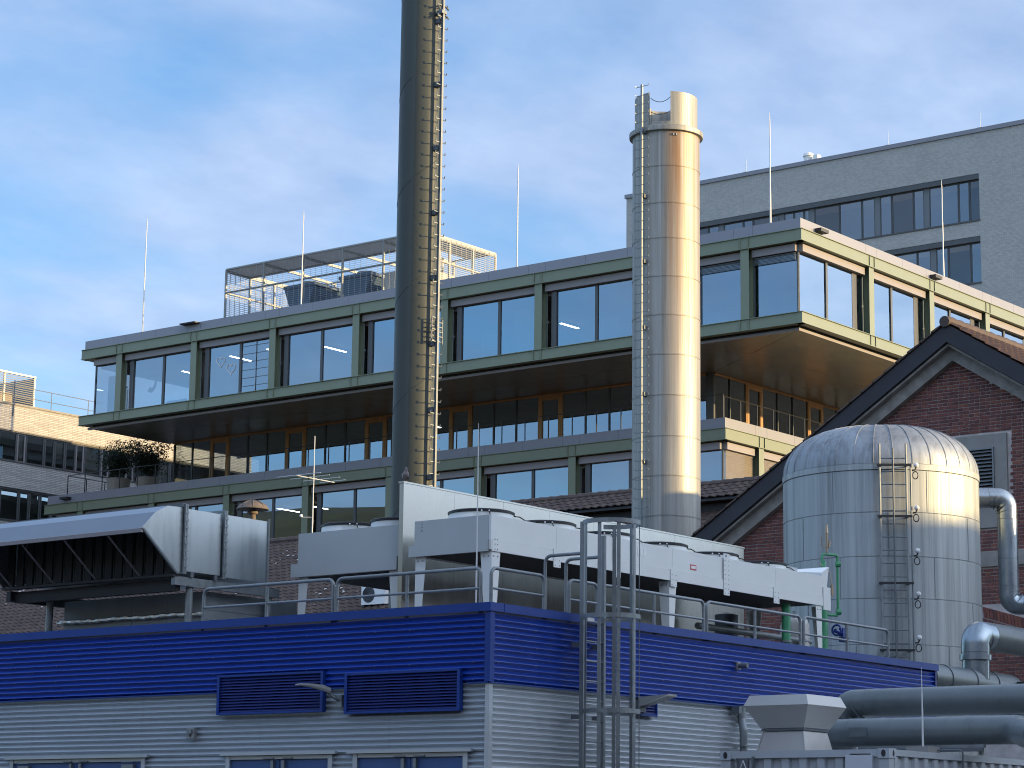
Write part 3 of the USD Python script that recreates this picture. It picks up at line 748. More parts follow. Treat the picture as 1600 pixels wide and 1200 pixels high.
# ceiling lamps in the rooms
lamp_spots = [
    (UX + 3.0, 89.9, 26.18, 1.4, "first bay from the left end of the top storey"), (UX + 2.2, 88.2, 26.18, 1.2, "second pane from the left end of the top storey"),
    (UX + 1.6, 85.0, 26.18, 1.5, "top storey bay with the paper hearts, left pane"), (UX + 4.2, 83.6, 26.18, 1.5, "top storey bay with the paper hearts, deep in the room"),
    (UX + 1.4, 82.2, 26.18, 1.3, "top storey pane with thin glazing bars, near the glass"), (UX + 4.0, 80.9, 26.18, 1.3, "top storey pane with thin glazing bars, deep in the room"),
    (UX + 2.6, 79.4, 26.18, 1.6, "third full bay of the top storey, left pane"), (UX + 5.0, 66.4, 26.18, 1.4, "top storey bay right of the tall dark chimney"),
    (UX + 5.5, 61.0, 26.18, 2.0, "top storey bay left of the silver flue"),
    (LX + 2.0, 88.3, 18.68, 1.6, "lower storey bay behind the air intake hood"), (LX + 2.0, 84.6, 18.68, 1.6, "lower storey bay behind the mushroom vent, left pane"),
    (LX + 2.0, 82.6, 18.68, 1.6, "lower storey bay behind the mushroom vent, right pane"), (LX + 4.4, 76.6, 18.68, 1.2, "lower storey bay behind the aerial"),
    (LX + 5.0, 65.4, 18.68, 1.2, "lower storey bay above the dark tiled ridge"), (GX + 2.2, 77.4, ZS - 0.2, 1.2, "set-back storey beside the tall dark chimney"), (GX + 2.2, 63.6, ZS - 0.2, 1.2, "set-back storey left of the silver flue"),
]
for x, y, z, L, where in lamp_spots:
    t = thing("ceiling_lamp", "lit ceiling strip lamp, " + where, "lamp", (x, y, z), "lit strip lamps inside the office building")
    MB().box(x, x + L, y - 0.07, y + 0.07, z - 0.03, z).build("diffuser", "lamp_light", t)
    MB().box(x - 0.02, x + L + 0.02, y - 0.09, y + 0.09, z + 0.002, z + 0.05).build("housing", "plastic_white", t)

# ------------------------------------------------------------------ roof screen with chillers
scr = thing("rooftop_screen", "rooftop cage of expanded metal screens round the machines on the office roof", "screen", (93.9, 84.0, 27.35))
CX0, CX1, CY0, CY1, CZ0, CZ1 = 91.0, 96.76, 76.88, 91.26, 27.36, 32.72
ys = [CY0 + (CY1 - CY0) * k / 5 for k in range(6)]
for y in ys:
    for x in (CX0, CX1):
        MB().box(x - 0.05, x + 0.05, y - 0.05, y + 0.05, CZ0, CZ1).build("post", "mesh_steel", scr)
    MB().box(CX0 + 0.05, CX1 - 0.05, y - 0.05, y + 0.05, CZ1 - 0.14, CZ1).build("rafter", "mesh_steel", scr)
for x in (92.9, 94.85):
    MB().box(x - 0.05, x + 0.05, CY0 - 0.05, CY0 + 0.05, CZ0, CZ1 - 0.15).build("post", "mesh_steel", scr)
    MB().box(x - 0.05, x + 0.05, CY1 - 0.05, CY1 + 0.05, CZ0, CZ1 - 0.15).build("post", "mesh_steel", scr)
MB().box(CX0 + 1.80, CX0 + 1.90, CY0 + 1.8, CY1, CZ1 - 0.13, CZ1 - 0.021).build("rafter", "mesh_steel", scr)
for z in (29.7, 31.43, CZ1 + 0.04):
    mb = MB()
    for x in (CX0, CX1):
        mb.box(x - 0.056, x + 0.056, CY0, CY1, z - 0.04, z + 0.04)
    for y in (CY0, CY1):
        mb.box(CX0, CX1, y - 0.056, y + 0.056, z - 0.04, z + 0.04)
    mb.build("rail", "mesh_steel", scr)
for (ax, p) in (("x", CX0 - 0.07), ("x", CX1 + 0.07), ("y", CY0 - 0.07), ("y", CY1 + 0.07)):
    mb = MB()
    for z in np.arange(CZ0 + 0.1, CZ1, 0.11):
        if ax == "x":
            mb.box(p - 0.008, p + 0.008, CY0, CY1, z, z + 0.009)
        else:
            mb.box(CX0, CX1, p - 0.008, p + 0.008, z, z + 0.020)
    for q in np.arange((CY0 if ax == "x" else CX0), (CY1 if ax == "x" else CX1), 0.40):
        if ax == "x":
            mb.box(p - 0.006, p + 0.006, q, q + 0.014, CZ0, CZ1)
        else:
            mb.box(q, q + 0.014, p - 0.006, p + 0.006, CZ0, CZ1)
    mb.build("mesh_panel", "mesh_steel", scr, kind="stuff")
mb = MB()
for y in np.arange(CY0, CY1, 0.10):
    mb.box(CX0, CX0 + 1.85 if y > CY0 + 1.8 else CX1, y, y + 0.052, CZ1 - 0.02, CZ1 + 0.01)
mb.build("roof_mesh", "mesh_steel", scr, kind="stuff")
for i, (y0, y1, txt) in enumerate(((87.7, 85.9, "left of the two"), (83.6, 81.9, "right of the two"))):
    t = thing("rooftop_chiller", f"blue wedge-sided chiller inside the rooftop cage, {txt}", "chiller", (93.5, (y0 + y1) / 2, 27.36), "blue chillers inside the rooftop cage")
    for s in (-1, 1):
        yc = (y0 + y1) / 2
        MB().poly([(92.2, yc + s * 0.25, 29.2), (96.0, yc + s * 0.25, 29.2), (96.0, yc + s * 1.05, 31.35), (92.2, yc + s * 1.05, 31.35)], (0, -s * 0.12, 0.02)).build("coil", "chiller_blue", t)
    MB().poly([(92.15, yc - 0.3, 29.2), (92.15, yc + 0.3, 29.2), (92.15, yc + 1.1, 31.35), (92.15, yc - 1.1, 31.35)], (0.05, 0, 0)).build("end_panel", "chiller_blue", t)
    MB().box(92.1, 96.1, yc - 1.15, yc + 1.15, 31.38, 31.55).build("fan_deck", "chiller_blue", t)
    for k in range(2):
        MB().lathe([(0.50, 31.55), (0.55, 31.8), (0.48, 31.8), (0.46, 31.55)], 93.1 + 1.9 * k, yc, 16).build("fan_ring", "chiller_grey", t, smooth=30)
    MB().box(92.2, 96.0, yc - 0.8, yc + 0.8, 27.36, 29.18).build("base", "chiller_blue", t)
t = thing("air_handler", "pale grey boxy air handler inside the rooftop cage behind the tall chimney", "machine", (93.6, 79.6, 27.36))
MB().box(92.0, 95.5, 78.6, 80.6, 27.36, 31.2).build("casing", "chiller_grey", t)
MB().box(91.96, 91.998, 78.9, 79.7, 28.0, 30.2).build("door", "mesh_steel", t)
MB().lathe([(0.22, 30.6), (0.22, 32.3), (0.0, 32.3)], 93.4, 79.2, 12).build("stub_pipe", "galvanised", t, smooth=30)
t = thing("pipe_rack", "cream ducts and pipes standing in the right end of the rooftop cage", "pipes", (92.6, 77.6, 27.36))
for k, (x, z1) in enumerate(((92.5, 31.9), (92.85, 32.2), (93.1, 31.9))):
    MB().tube(fillet([(x, 77.5, 27.4), (x, 77.5, z1 - 0.5), (x, 77.5, z1)], 0.1), 0.07, 8).build("pipe", "pipe_end", t, smooth=40)
MB().box(92.0, 94.1, 77.5, 77.9, 30.6, 31.1).build("duct", "pipe_end", t)
MB().box(93.4, 96.0, 77.6, 78.6, 27.4, 29.4).build("cabinet", "pipe_end", t)

# ------------------------------------------------------------------ lightning rods
def rod(label, x, y, z0, z1, r=0.045, grp=None):
    t = thing("lightning_rod", label, "lightning rod", (x, y, z0), grp)
    MB().tube([(x, y, z0), (x, y, z0 + (z1 - z0) * 0.5), (x, y, z1 - 0.3), (x, y, z1)], [r, r * 0.72, r * 0.5, r * 0.2], 8).build("rod", "white_rod", t, smooth=40)
    MB().box(x - 0.16, x + 0.16, y - 0.16, y + 0.16, z0 - 0.02, z0 + 0.10).build("foot", "concrete_smooth", t)
    return t


GR = "tall white lightning rods on the roofs"
rod("white lightning rod at the left end of the office roof", 85.2, 91.55, 27.36, 34.45, grp=GR)
rod("white lightning rod in front of the rooftop cage", 85.2, 80.1, 27.36, 33.1, grp=GR)
rod("white lightning rod between the dark chimney and the silver flue", 85.2, 66.4, 27.36, 33.2, grp=GR)
rod("white lightning rod near the sunlit corner of the office roof", 85.2, 52.55, 27.36, 33.2, grp=GR)
rod("white lightning rod in front of the grey brick building windows", 99.0, 51.5, 27.36, 33.2, grp=GR)

# ------------------------------------------------------------------ grey brick tower block behind
tower = thing("grey_brick_building", "big grey brick building with ribbon windows behind the office block", "building", (132, 66, 0))
TX = 131.99
TY0, TY1, TZ = 50.0, 93.2, 46.35
bands = [(43.70 - 4.06 * k, 40.60 - 4.03 * k) for k in range(4)]
mb = MB(); z = TZ
segs = []
prev = TZ
for (a, b) in bands:
    mb.box(TX, TX + 0.5, 66.05, TY1 - 0.5, a, prev); prev = b
mb.box(TX, TX + 0.5, 66.05, TY1 - 0.5, 0, prev)
mb.box(TX, TX + 0.5, TY0, 66.05, 0, TZ)
mb.box(TX, TX + 0.5, TY1 - 0.5, TY1, 0, TZ)
mb.build("wall", "tower_brick", tower)
MB().box(TX + 0.5, TX + 40, TY1 - 0.4, TY1 - 0.001, 0, TZ).build("wall", "tower_brick_side", tower)
MB().box(TX + 0.5, TX + 40, TY0, TY0 + 0.4, 0, TZ).build("wall", "tower_brick_side", tower)
MB().box(TX - 0.10, TX + 0.55, TY0 - 0.1, TY1 + 0.1, TZ + 0.004, TZ + 0.28).build("coping", "parapet_panel", tower)
MB().box(TX + 0.5, TX + 40, TY0, TY1, TZ - 0.6, TZ - 0.3).build("roof", "roof_gravel", tower)
widths = [0.75, 0.75, 2.05, 0.75, 1.55, 0.85, 0.95, 1.65, 1.90, 0.4]
for bi, (a, b) in enumerate(bands):
    MB().box(TX + 0.02, TX + 0.30, 66.06, TY1 - 0.5, a - 0.34, a - 0.003).build("shutter_box", "window_frame", tower)
    MB().box(TX - 0.06, TX + 0.30, 66.02, TY1 - 0.5, b + 0.003, b + 0.10).build("sill", "window_frame", tower)
    y = 66.10; i = bi * 3
    while y < TY1 - 1.0:
        wd = min(widths[i % len(widths)], TY1 - 0.55 - y)
        fr = MB()
        fr.box(TX + 0.25, TX + 0.33, y, y + 0.06, b + 0.101, a - 0.341); fr.box(TX + 0.25, TX + 0.33, y + wd - 0.06, y + wd, b + 0.101, a - 0.341)
        fr.box(TX + 0.25, TX + 0.33, y + 0.061, y + wd - 0.061, a - 0.42, a - 0.341); fr.box(TX + 0.25, TX + 0.33, y + 0.061, y + wd - 0.061, b + 0.101, b + 0.17)
        wn = fr.build("window", "window_frame", tower)
        MB().box(TX + 0.28, TX + 0.295, y + 0.062, y + wd - 0.062, b + 0.171, a - 0.421).build("pane", "tower_glass" if i % 4 else "plain_glass", wn)
        gapw = 0.38 if i % 3 == 2 else 0.02
        if gapw > 0.1:
            MB().box(TX + 0.24, TX + 0.34, y + wd + 0.004, y + wd + gapw - 0.004, b + 0.101, a - 0.341).build("pier_panel", "tower_pier", tower)
        y += wd + gapw; i += 1
    MB().box(TX + 0.34, TX + 0.40, 66.06, TY1 - 0.5, b, b + 0.02).build("inner_sill", "window_frame", tower)
    MB().box(TX + 3.0, TX + 3.2, 66.05, TY1 - 0.5, b, a).build("room_wall", "room_wall", tower)
t = thing("roof_vent", "small white domed vent on the edge of the grey brick building roof", "vent", (TX + 0.3, 78.45, TZ + 0.28))
MB().lathe([(0.30, TZ + 0.28), (0.30, TZ + 0.62), (0.38, TZ + 0.64), (0.33, TZ + 0.82), (0.16, TZ + 0.92), (0, TZ + 0.94)], TX + 0.3, 78.6, 18).build("dome", "plastic_white", t, smooth=40)
MB().box(TX + 0.05, TX + 0.5, 77.75, 78.1, TZ + 0.28, TZ + 0.62).build("box", "plastic_white", t)
for q, (y, wh) in enumerate(((83.5, "left of the small white vent"), (72.6, "right of the small white vent"), (66.0, "near the roof edge's right end"))):
    rod("short thin rod on the grey brick parapet, " + wh, TX + 0.3, y, TZ + 0.28, TZ + 1.45, 0.02, "short thin rods on the grey brick parapet")

# ------------------------------------------------------------------ pale brick building at the left
pale = thing("pale_brick_building", "pale brick building with ribbon windows in evening sun behind the trees at left", "building", (95, 107, 0))
PY = 106.8
PX0, PX1, PZ = 70.0, 122.0, 26.55
pb = [(25.05, 23.2), (21.70, 19.75), (18.3, 16.4)]
mb = MB(); prev = PZ
for a, b in pb:
    mb.box(PX0, PX1, PY, PY + 0.45, a, prev); prev = b
mb.box(PX0, PX1, PY, PY + 0.45, 0, prev)
mb.build("wall", "pale_brick", pale)
MB().box(PX0 + 0.001, PX0 + 0.4, PY + 0.45, PY + 25, 0, PZ).build("wall", "pale_brick_side", pale)
MB().box(PX0 - 0.05, PX1 + 0.05, PY - 0.06, PY + 0.5, PZ + 0.004, PZ + 0.12).build("coping", "concrete_smooth", pale)
MB().box(PX0 + 0.4, PX1, PY + 0.45, PY + 25, PZ - 0.5, PZ - 0.2).build("roof", "roof_gravel", pale)
pw = [0.62, 1.35, 0.60, 1.35, 0.62, 1.4, 0.75, 0.8, 0.8]
for bi, (a, b) in enumerate(pb):
    MB().box(PX0, PX1, PY + 0.05, PY + 0.20, a - 0.10, a - 0.004).build("head_trim", "window_frame", pale)
    MB().box(PX0, PX1, PY - 0.05, PY + 0.20, b + 0.003, b + 0.07).build("sill", "window_frame", pale)
    x = 86.0 + 0.3 * bi; i = bi * 2
    while x < 104:
        wd = pw[i % len(pw)]
        fr = MB()
        fr.box(x, x + 0.09, PY + 0.10, PY + 0.19, b + 0.071, a - 0.101); fr.box(x + wd - 0.09, x + wd, PY + 0.10, PY + 0.19, b + 0.071, a - 0.101)
        fr.box(x + 0.091, x + wd - 0.091, PY + 0.10, PY + 0.19, a - 0.17, a - 0.101); fr.box(x + 0.091, x + wd - 0.091, PY + 0.10, PY + 0.19, b + 0.071, b + 0.13)
        wn = fr.build("window", "shutter_box" if wd < 0.7 else "window_frame", pale)
        MB().box(x + 0.092, x + wd - 0.092, PY + 0.14, PY + 0.15, b + 0.131, a - 0.171).build("pane", "plain_glass", wn)
        if i % 3 == 1:
            MB().box(x + 0.1, x + wd - 0.1, PY + 0.24, PY + 0.26, b + (0.7 if i % 2 else 0.2), a - 0.18).build("roller_blind", "blind", wn)
        x += wd + 0.03; i += 1
    MB().box(PX0, PX1, PY + 2.6, PY + 2.7, b, a).build("room_wall", "room_wall", pale)
rl = thing("roof_railing", "thin steel railing along the roof edge of the pale brick building", "railing", (91, PY, PZ + 0.12))
for z in (27.73, 27.15):
    MB().tube([(86.0, PY + 0.15, z), (96.5, PY + 0.15, z)], 0.022, 6).build("rail", "galvanised", rl)
for x in (86.6, 89.55, 92.5, 95.4):
    MB().tube([(x, PY + 0.15, PZ + 0.1), (x, PY + 0.15, 27.73)], 0.024, 6).build("post", "galvanised", rl)
MB().tube([(89.5, PY - 0.04, 25.9), (89.5, PY - 0.04, 28.0)], 0.035, 6).build("mast", "galvanised_dark", rl)
cg = thing("rooftop_enclosure", "sunlit metal mesh enclosure on the pale brick building roof at the left edge", "enclosure", (92, 113, 26.4))
for x in (88.2, 90.5, 92.9, 95.25):
    MB().box(x - 0.05, x + 0.05, 111.75, 111.85, 26.4, 29.6).build("post", "pipe_end", cg)
mb = MB()
for z in np.arange(26.5, 29.6, 0.13):
    mb.box(86.0, 95.25, 111.72, 111.74, z, z + 0.035)
mb.build("mesh_panel", "enclosure_mesh", cg, kind="stuff")
MB().box(86.0, 95.3, 111.7, 111.86, 29.6, 29.7).build("rail", "pipe_end", cg)
MB().box(86, 94.6, 113.0, 115.5, 26.4, 28.7).build("machine", "pot_clay", cg)
MB().box(95.22, 95.28, 111.87, 116, 26.4, 29.6).build("side_screen", "mesh_steel", cg)

# ------------------------------------------------------------------ potted trees on the terrace
def potted_tree(label, x, y, h, spread, n, seed):
    r = np.random.default_rng(seed); z0 = 19.905
    t = thing("potted_tree", label, "tree", (x, y, z0), "trees in round pots on the terrace")
    MB().lathe([(0.0, z0), (0.52, z0), (0.66, z0 + 1.28), (0.60, z0 + 1.30), (0.58, z0 + 1.18), (0, z0 + 1.18)], x, y, 24).build("pot", "pot_clay", t, smooth=40)
    tr = MB(); tr.tube([(x, y, z0 + 1.1), (x + 0.05, y, z0 + 1.9), (x - 0.05, y + 0.1, z0 + 1.3 + h * 0.8)], [0.06, 0.045, 0.015], 7)
    tips = []
    for k in range(16):
        a, e = r.uniform(0, 2 * math.pi), r.uniform(0.3, 1.25)
        zb = z0 + 1.35 + r.uniform(0, 0.45) * h
        L = spread * r.uniform(0.6, 1.15)
        p = np.array((x, y, zb)); d = np.array((math.cos(a) * math.cos(e), math.sin(a) * math.cos(e), math.sin(e)))
        q1, q2 = p + d * L * 0.55, p + d * L + np.array((0, 0, 0.12))
        tr.tube([p, q1, q2], [0.022, 0.014, 0.006], 5); tips += [(q1, 0.32), (q2, 0.30), ((p + q1) / 2, 0.22)]
    tr.build("trunk", "bark", t)
    lf = MB()
    for k in range(n):
        c, s = tips[r.integers(len(tips))]
        c = np.array(c) + r.normal(0, s, 3) * np.array((1, 1, 0.8))
        if c[2] < z0 + 1.15: continue
        u = r.normal(size=3); u /= np.linalg.norm(u); v = np.cross(u, r.normal(size=3)); v /= np.linalg.norm(v)
        a, b = r.uniform(0.05, 0.11), r.uniform(0.025, 0.045)
        lf.add([c - u * a, c + v * b, c + u * a, c - v * b], [(0, 1, 2), (0, 2, 3)])
    lf.build("crown", "leaf", t)


potted_tree("taller slim dark tree in the left pot on the terrace", 88.6, 96.6, 2.0, 1.0, 3300, 1)
potted_tree("bushier dark tree in the right pot on the terrace, half in sun", 89.2, 94.9, 1.75, 1.3, 4200, 2)

# ------------------------------------------------------------------ chimneys
def spine_ladder(t, cx, cy, R, az, z0, z1, pitch, half, off, mat_spine, mat_rung, bracket_dz):
    """Single-spine ladder: a box spine held off the shaft by brackets, rungs sticking out to both sides."""
    er = np.array((math.cos(az), math.sin(az))); et = np.array((-math.sin(az), math.cos(az)))
    c = np.array((cx, cy)) + er * (R + off)
    def bar(mb, o0, o1, t0, t1, za, zb):
        q = [c + er * o + et * tt for o, tt in ((o0, t0), (o1, t0), (o1, t1), (o0, t1))]
        mb.hexa([(*p, za) for p in q] + [(*p, zb) for p in q])
    mb = MB(); bar(mb, -0.030, 0.030, -0.016, 0.016, z0, z1); bar(mb, 0.031, 0.041, -0.026, 0.026, z0, z1)
    lad = mb.build("ladder", mat_spine, t)
    z = z0 + 0.15
    while z < z1:
        mb = MB()
        for s in (-1, 1):
            p0, p1 = c + et * s * 0.029, c + et * s * half
            mb.tube([(*p0, z), (*p1, z), (*(p1 + er * 0.01), z + 0.045)], 0.012, 5)
        mb.build("rung", mat_rung, lad)
        z += pitch
    z = z0 + 0.6
    while z < z1:
        mb = MB(); bar(mb, -off + 0.005, -0.036, -0.06, 0.06, z - 0.05, z + 0.05); mb.build("bracket", "galvanised_dark", lad); z += bracket_dz


A1 = (37.02, 31.51)
R1 = 0.445
st = thing("dark_chimney", "very tall slim dark grey-green chimney with a side ladder, cut off at the top", "chimney", (*A1, 4.4))
MB().lathe([(R1, 4.4), (R1, 27.0), (0.0, 27.0)], *A1, 64).build("shaft", "stack_paint", st, smooth=25)
hs = np.linspace(0, 9.6, 600)
MB().tube([(A1[0] + (R1 + 0.001) * math.cos(2 * math.pi * t), A1[1] + (R1 + 0.001) * math.sin(2 * math.pi * t), 5.0 + 2.28 * t) for t in hs], 0.0055, 4).build("spiral_seam", "stack_paint", st)
los1 = math.atan2(A1[1], A1[0]) + math.pi
spine_ladder(st, *A1, R1, los1 + math.radians(47), 8.5, 26.5, 0.252, 0.15, 0.15, "galvanised_dark", "galvanised", 1.40)
er = los1 + math.radians(47)
cc = np.array(A1) + np.array((math.cos(er), math.sin(er))) * (R1 + 0.12)
mb = MB(); et = np.array((-math.sin(er), math.cos(er)))
for z in (11.95, 12.05, 12.15, 12.25, 12.35):
    mb.tube([(*(cc + et * 0.20), z), (*(cc + et * -0.13), z)], 0.014, 5)
for s in (-0.13, 0.0, 0.20):
    mb.tube([(*(cc + et * s), 11.9), (*(cc + et * s), 12.42)], 0.016, 5)
mb.build("rest_platform", "galvanised_dark", st)
mb = MB(); pts = [(*(cc + et * s + np.array((math.cos(er), math.sin(er))) * (0.1)), 19.0) for s in (-0.2, 0.2)]
for z in (19.0, 19.2):
    mb.tube([(*(cc + et * 0.22), z), (*(cc + et * 0.05), z + 0.08), (*(cc + et * -0.12), z)], 0.02, 6)
mb.box(cc[0] - 0.08, cc[0] + 0.08, cc[1] - 0.08, cc[1] + 0.08, 19.05, 19.12)
mb.build("rest_platform", "galvanised_dark", st)

R2 = 0.94
fl = thing("silver_flue", "thick stainless steel flue with brown run-off stains and an open notched top", "chimney", (*S2, 4.4))
zs2 = [4.4, 6.2, 7.3, 8.35, 9.42, 10.49, 11.58, 12.67, 13.80, 14.93, 16.03, 17.12, 18.2, 19.2, 20.26, 21.27]
for a, b in zip(zs2[:-1], zs2[1:]):
    MB().lathe([(R2 - 0.010, a), (R2, a + 0.006), (R2, b - 0.022), (R2 + 0.012, b - 0.018), (R2 + 0.012, b - 0.002), (R2 - 0.010, b)], *S2, 96).build("flue_section", "flue_steel", fl, smooth=25)
MB().lathe([(R2 - 0.01, 21.25), (R2 + 0.09, 21.27), (R2 + 0.10, 21.30), (R2 + 0.10, 21.40), (R2 + 0.02, 21.44), (0.80, 21.46)], *S2, 72).build("collar", "flue_rim", fl, smooth=25)
los2 = math.atan2(S2[1], S2[0]) + math.pi


def shell(a0, a1, z0, z1, r=0.88):
    mb = MB(); a0, a1 = los2 + math.radians(a0), los2 + math.radians(a1); n = max(6, int(abs(a1 - a0) / 0.07))
    mb.lathe([(r - 0.02, z0), (r, z0), (r, z1), (r - 0.02, z1), (r - 0.02, z0)], *S2, n, a0, a1)
    for a in (a0, a1):
        c, s = math.cos(a), math.sin(a)
        q = [(S2[0] + (r - 0.02) * c, S2[1] + (r - 0.02) * s), (S2[0] + r * c, S2[1] + r * s)]
        mb.quad((*q[0], z0), (*q[1], z0), (*q[1], z1), (*q[0], z1)); mb.quad((*q[0], z1), (*q[1], z1), (*q[1], z0), (*q[0], z0))
    return mb


shell(8, 150, 21.45, 22.42).build("rim_shell", "flue_rim", fl, smooth=25)
shell(150.3, 209.7, 21.45, 22.36).build("rim_shell", "flue_rim", fl, smooth=25)
shell(210, 328, 21.45, 22.42).build("rim_shell", "flue_rim", fl, smooth=25)
shell(-31.8, 7.8, 21.45, 21.55).build("rim_shell", "flue_rim", fl, smooth=25)
spine_ladder(fl, *S2, R2, los2 + math.radians(-37), 9.5, 22.6, 0.258, 0.22, 0.17, "galvanised", "galvanised", 1.86)
for zc_, sag in ((22.25, 0.13), (21.85, 0.09)):
    mb = MB(); a0, a1 = los2 + math.radians(-30), los2 + math.radians(8)
    p0, p1 = [np.array((S2[0] + 0.87 * math.cos(a), S2[1] + 0.87 * math.sin(a), zc_)) for a in (a0, a1)]
    mb.tube([p0 + (p1 - p0) * t - np.array((0, 0, sag * 4 * t * (1 - t))) for t in np.linspace(0, 1, 9)], 0.010, 5)
    mb.build("chain", "rail_black", fl)
mb = MB()
for a in (12, 17):
    q = los2 + math.radians(a); mb.lathe([(0, 21.12), (0.03, 21.12), (0.03, 21.18), (0, 21.18)], S2[0] + (R2 + 0.005) * math.cos(q), S2[1] + (R2 + 0.005) * math.sin(q), 8)
mb.build("lug", "galvanised_dark", fl)

# ------------------------------------------------------------------ tiled hall with a roof lantern
hall = thing("tiled_hall", "old hall with a brown tiled roof and a raised ridge lantern behind the machines", "building", (58, 55, 0))
SL = 0.51


def pantile(mb, o, run, up, wid=0.30, length=0.40, rise=0.045, thick=0.018):
    """One wavy tile: o is its lower left corner, run along the eave, up along the slope (unit vectors)."""
    o, run, up = (np.asarray(q, float) for q in (o, run, up)); nrm = np.cross(run, up); nrm /= np.linalg.norm(nrm)
    if nrm[2] < 0: nrm = -nrm
    prof = [(0.0, 0.012), (0.22, rise), (0.45, 0.030), (0.68, 0.006), (0.9, 0.0), (1.0, 0.012)]
    lo = [o + run * wid * s + nrm * (h + 0.028) for s, h in prof]; hi = [o + up * length + run * wid * s + nrm * h for s, h in prof]
    fr = [p - nrm * thick * 1.6 for p in lo]
    n = len(prof)
    v = lo + hi + fr
    f = [(i, i + 1, n + i + 1, n + i) for i in range(n - 1)] + [(2 * n + i, 2 * n + i + 1, i + 1, i) for i in range(n - 1)]
    mb.add(v, f)


def tile_roof(parent, origin, run, up, n_run, n_rows, single, course=0.335, wid=0.30, mats=("tile_brown", "tile_umber"), seed=0):
    """Tiles course by course; those for which single(point) holds become parts of their own, the rest one part."""
    r = random.Random(seed); o = np.asarray(origin, float); run = np.asarray(run, float); up = np.asarray(up, float)
    rest = [MB() for _ in mats]; made = 0
    for i in range(n_rows):
        for j in range(n_run):
            p = o + run * wid * j + up * course * i + up * r.uniform(-0.008, 0.008)
            k = r.randrange(len(mats))
            if made < 300 and single(p):
                mb = MB(); pantile(mb, p, run, up, wid * 0.99); mb.build("roof_tile", mats[k], parent); made += 1
            else:
                pantile(rest[k], p, run, up, wid * 0.99)
    for k, mb in enumerate(rest):
        if mb.n:
            mb.build("roof_tiles", mats[k], parent, kind="stuff")


upv = np.array((1, 0, SL)); upv /= np.linalg.norm(upv)
ex, ez = 54.6, 12.36 - SL * (62.2 - 54.6)
nrows = int(math.hypot(62.2 - ex, 12.36 - ez) / 0.335)
MB().poly([(ex, 30, ez - 0.03), (ex, 84, ez - 0.03), (62.25, 84, 12.33), (62.25, 30, 12.33)], (0, 0, -0.12)).build("roof_deck", "barge_board", hall)
tile_roof(hall, (ex, 83.7, ez), (0, -1, 0), upv, 178, nrows, lambda p: 50.9 < p[1] < 57.6 and 57.2 < p[0] < 61.8, seed=5)
MB().box(ex + 0.5, 75, 30.5, 83.5, 0, ez - 0.05).build("wall", "off_brick", hall)
MB().poly([(62.25, 30, 12.33), (62.25, 84, 12.33), (76, 84, 5.5), (76, 30, 5.5)], (0, 0, -0.12)).build("roof_deck", "tile_umber", hall)
# ridge tiles where there is no lantern
for k in range(44):
    y = 49.6 + 0.40 * k
    if y > 66: break
    MB().tube([(62.2, y, 12.40), (62.2, y + 0.39, 12.41)], [0.115, 0.13], 8).build("ridge_tile", "tile_umber", hall, smooth=40)
# lantern
LYa, LYb, LXe, LXr, LZe, LZr = 37.0, 48.6, 60.95, 62.2, 12.30, 12.90
ul = np.array((LXr - LXe, 0, LZr - LZe)); ul /= np.linalg.norm(ul)
MB().poly([(LXe, LYa, LZe - 0.03), (LXe, LYb, LZe - 0.03), (LXr, LYb, LZr - 0.03), (LXr, LYa, LZr - 0.03)], (0, 0, -0.07)).build("lantern_deck", "barge_board", hall)
MB().poly([(LXr, LYa, LZr - 0.03), (LXr, LYb, LZr - 0.03), (2 * LXr - LXe, LYb, LZe - 0.03), (2 * LXr - LXe, LYa, LZe - 0.03)], (0, 0, -0.07)).build("lantern_deck", "tile_umber", hall)
r_ = random.Random(3)
for i in range(4):
    for j in range(37):
        p = np.array((LXe - 0.04, LYb, LZe)) + np.array((0, -1, 0)) * 0.30 * j + ul * 0.335 * i
        mb = MB(); pantile(mb, p, (0, -1, 0), ul, 0.297, 0.37); mb.build("lantern_tile", r_.choice(("tile_brown", "tile_umber")), hall)
for k in range(29):
    y = LYa + 0.40 * k
    MB().tube([(LXr, y, LZr + 0.03), (LXr, y + 0.385, LZr + 0.042)], [0.105, 0.12], 8).build("ridge_tile", "tile_umber", hall, smooth=40)
MB().box(LXe + 0.35, 2 * LXr - LXe - 0.35, LYa + 0.2, LYb - 0.2, 11.5, LZe - 0.13).build("lantern_wall", "dark_recess", hall)
# pale lichen and bird spots on the tiles
mb = MB(); r_ = np.random.default_rng(12)
for k in range(170):
    x = r_.uniform(55.4, 61.8); y = r_.uniform(50, 58) if k < 90 else r_.uniform(66, 80); z = 12.36 - SL * (62.2 - x) + 0.075
    s = r_.uniform(0.02, 0.06)
    mb.add([(x - s, y, z - s * SL), (x, y + s, z), (x + s, y, z + s * SL), (x, y - s * 1.4, z)], [(0, 3, 2), (0, 2, 1)])
mb.build("lichen_spots", "lichen", hall, kind="stuff")

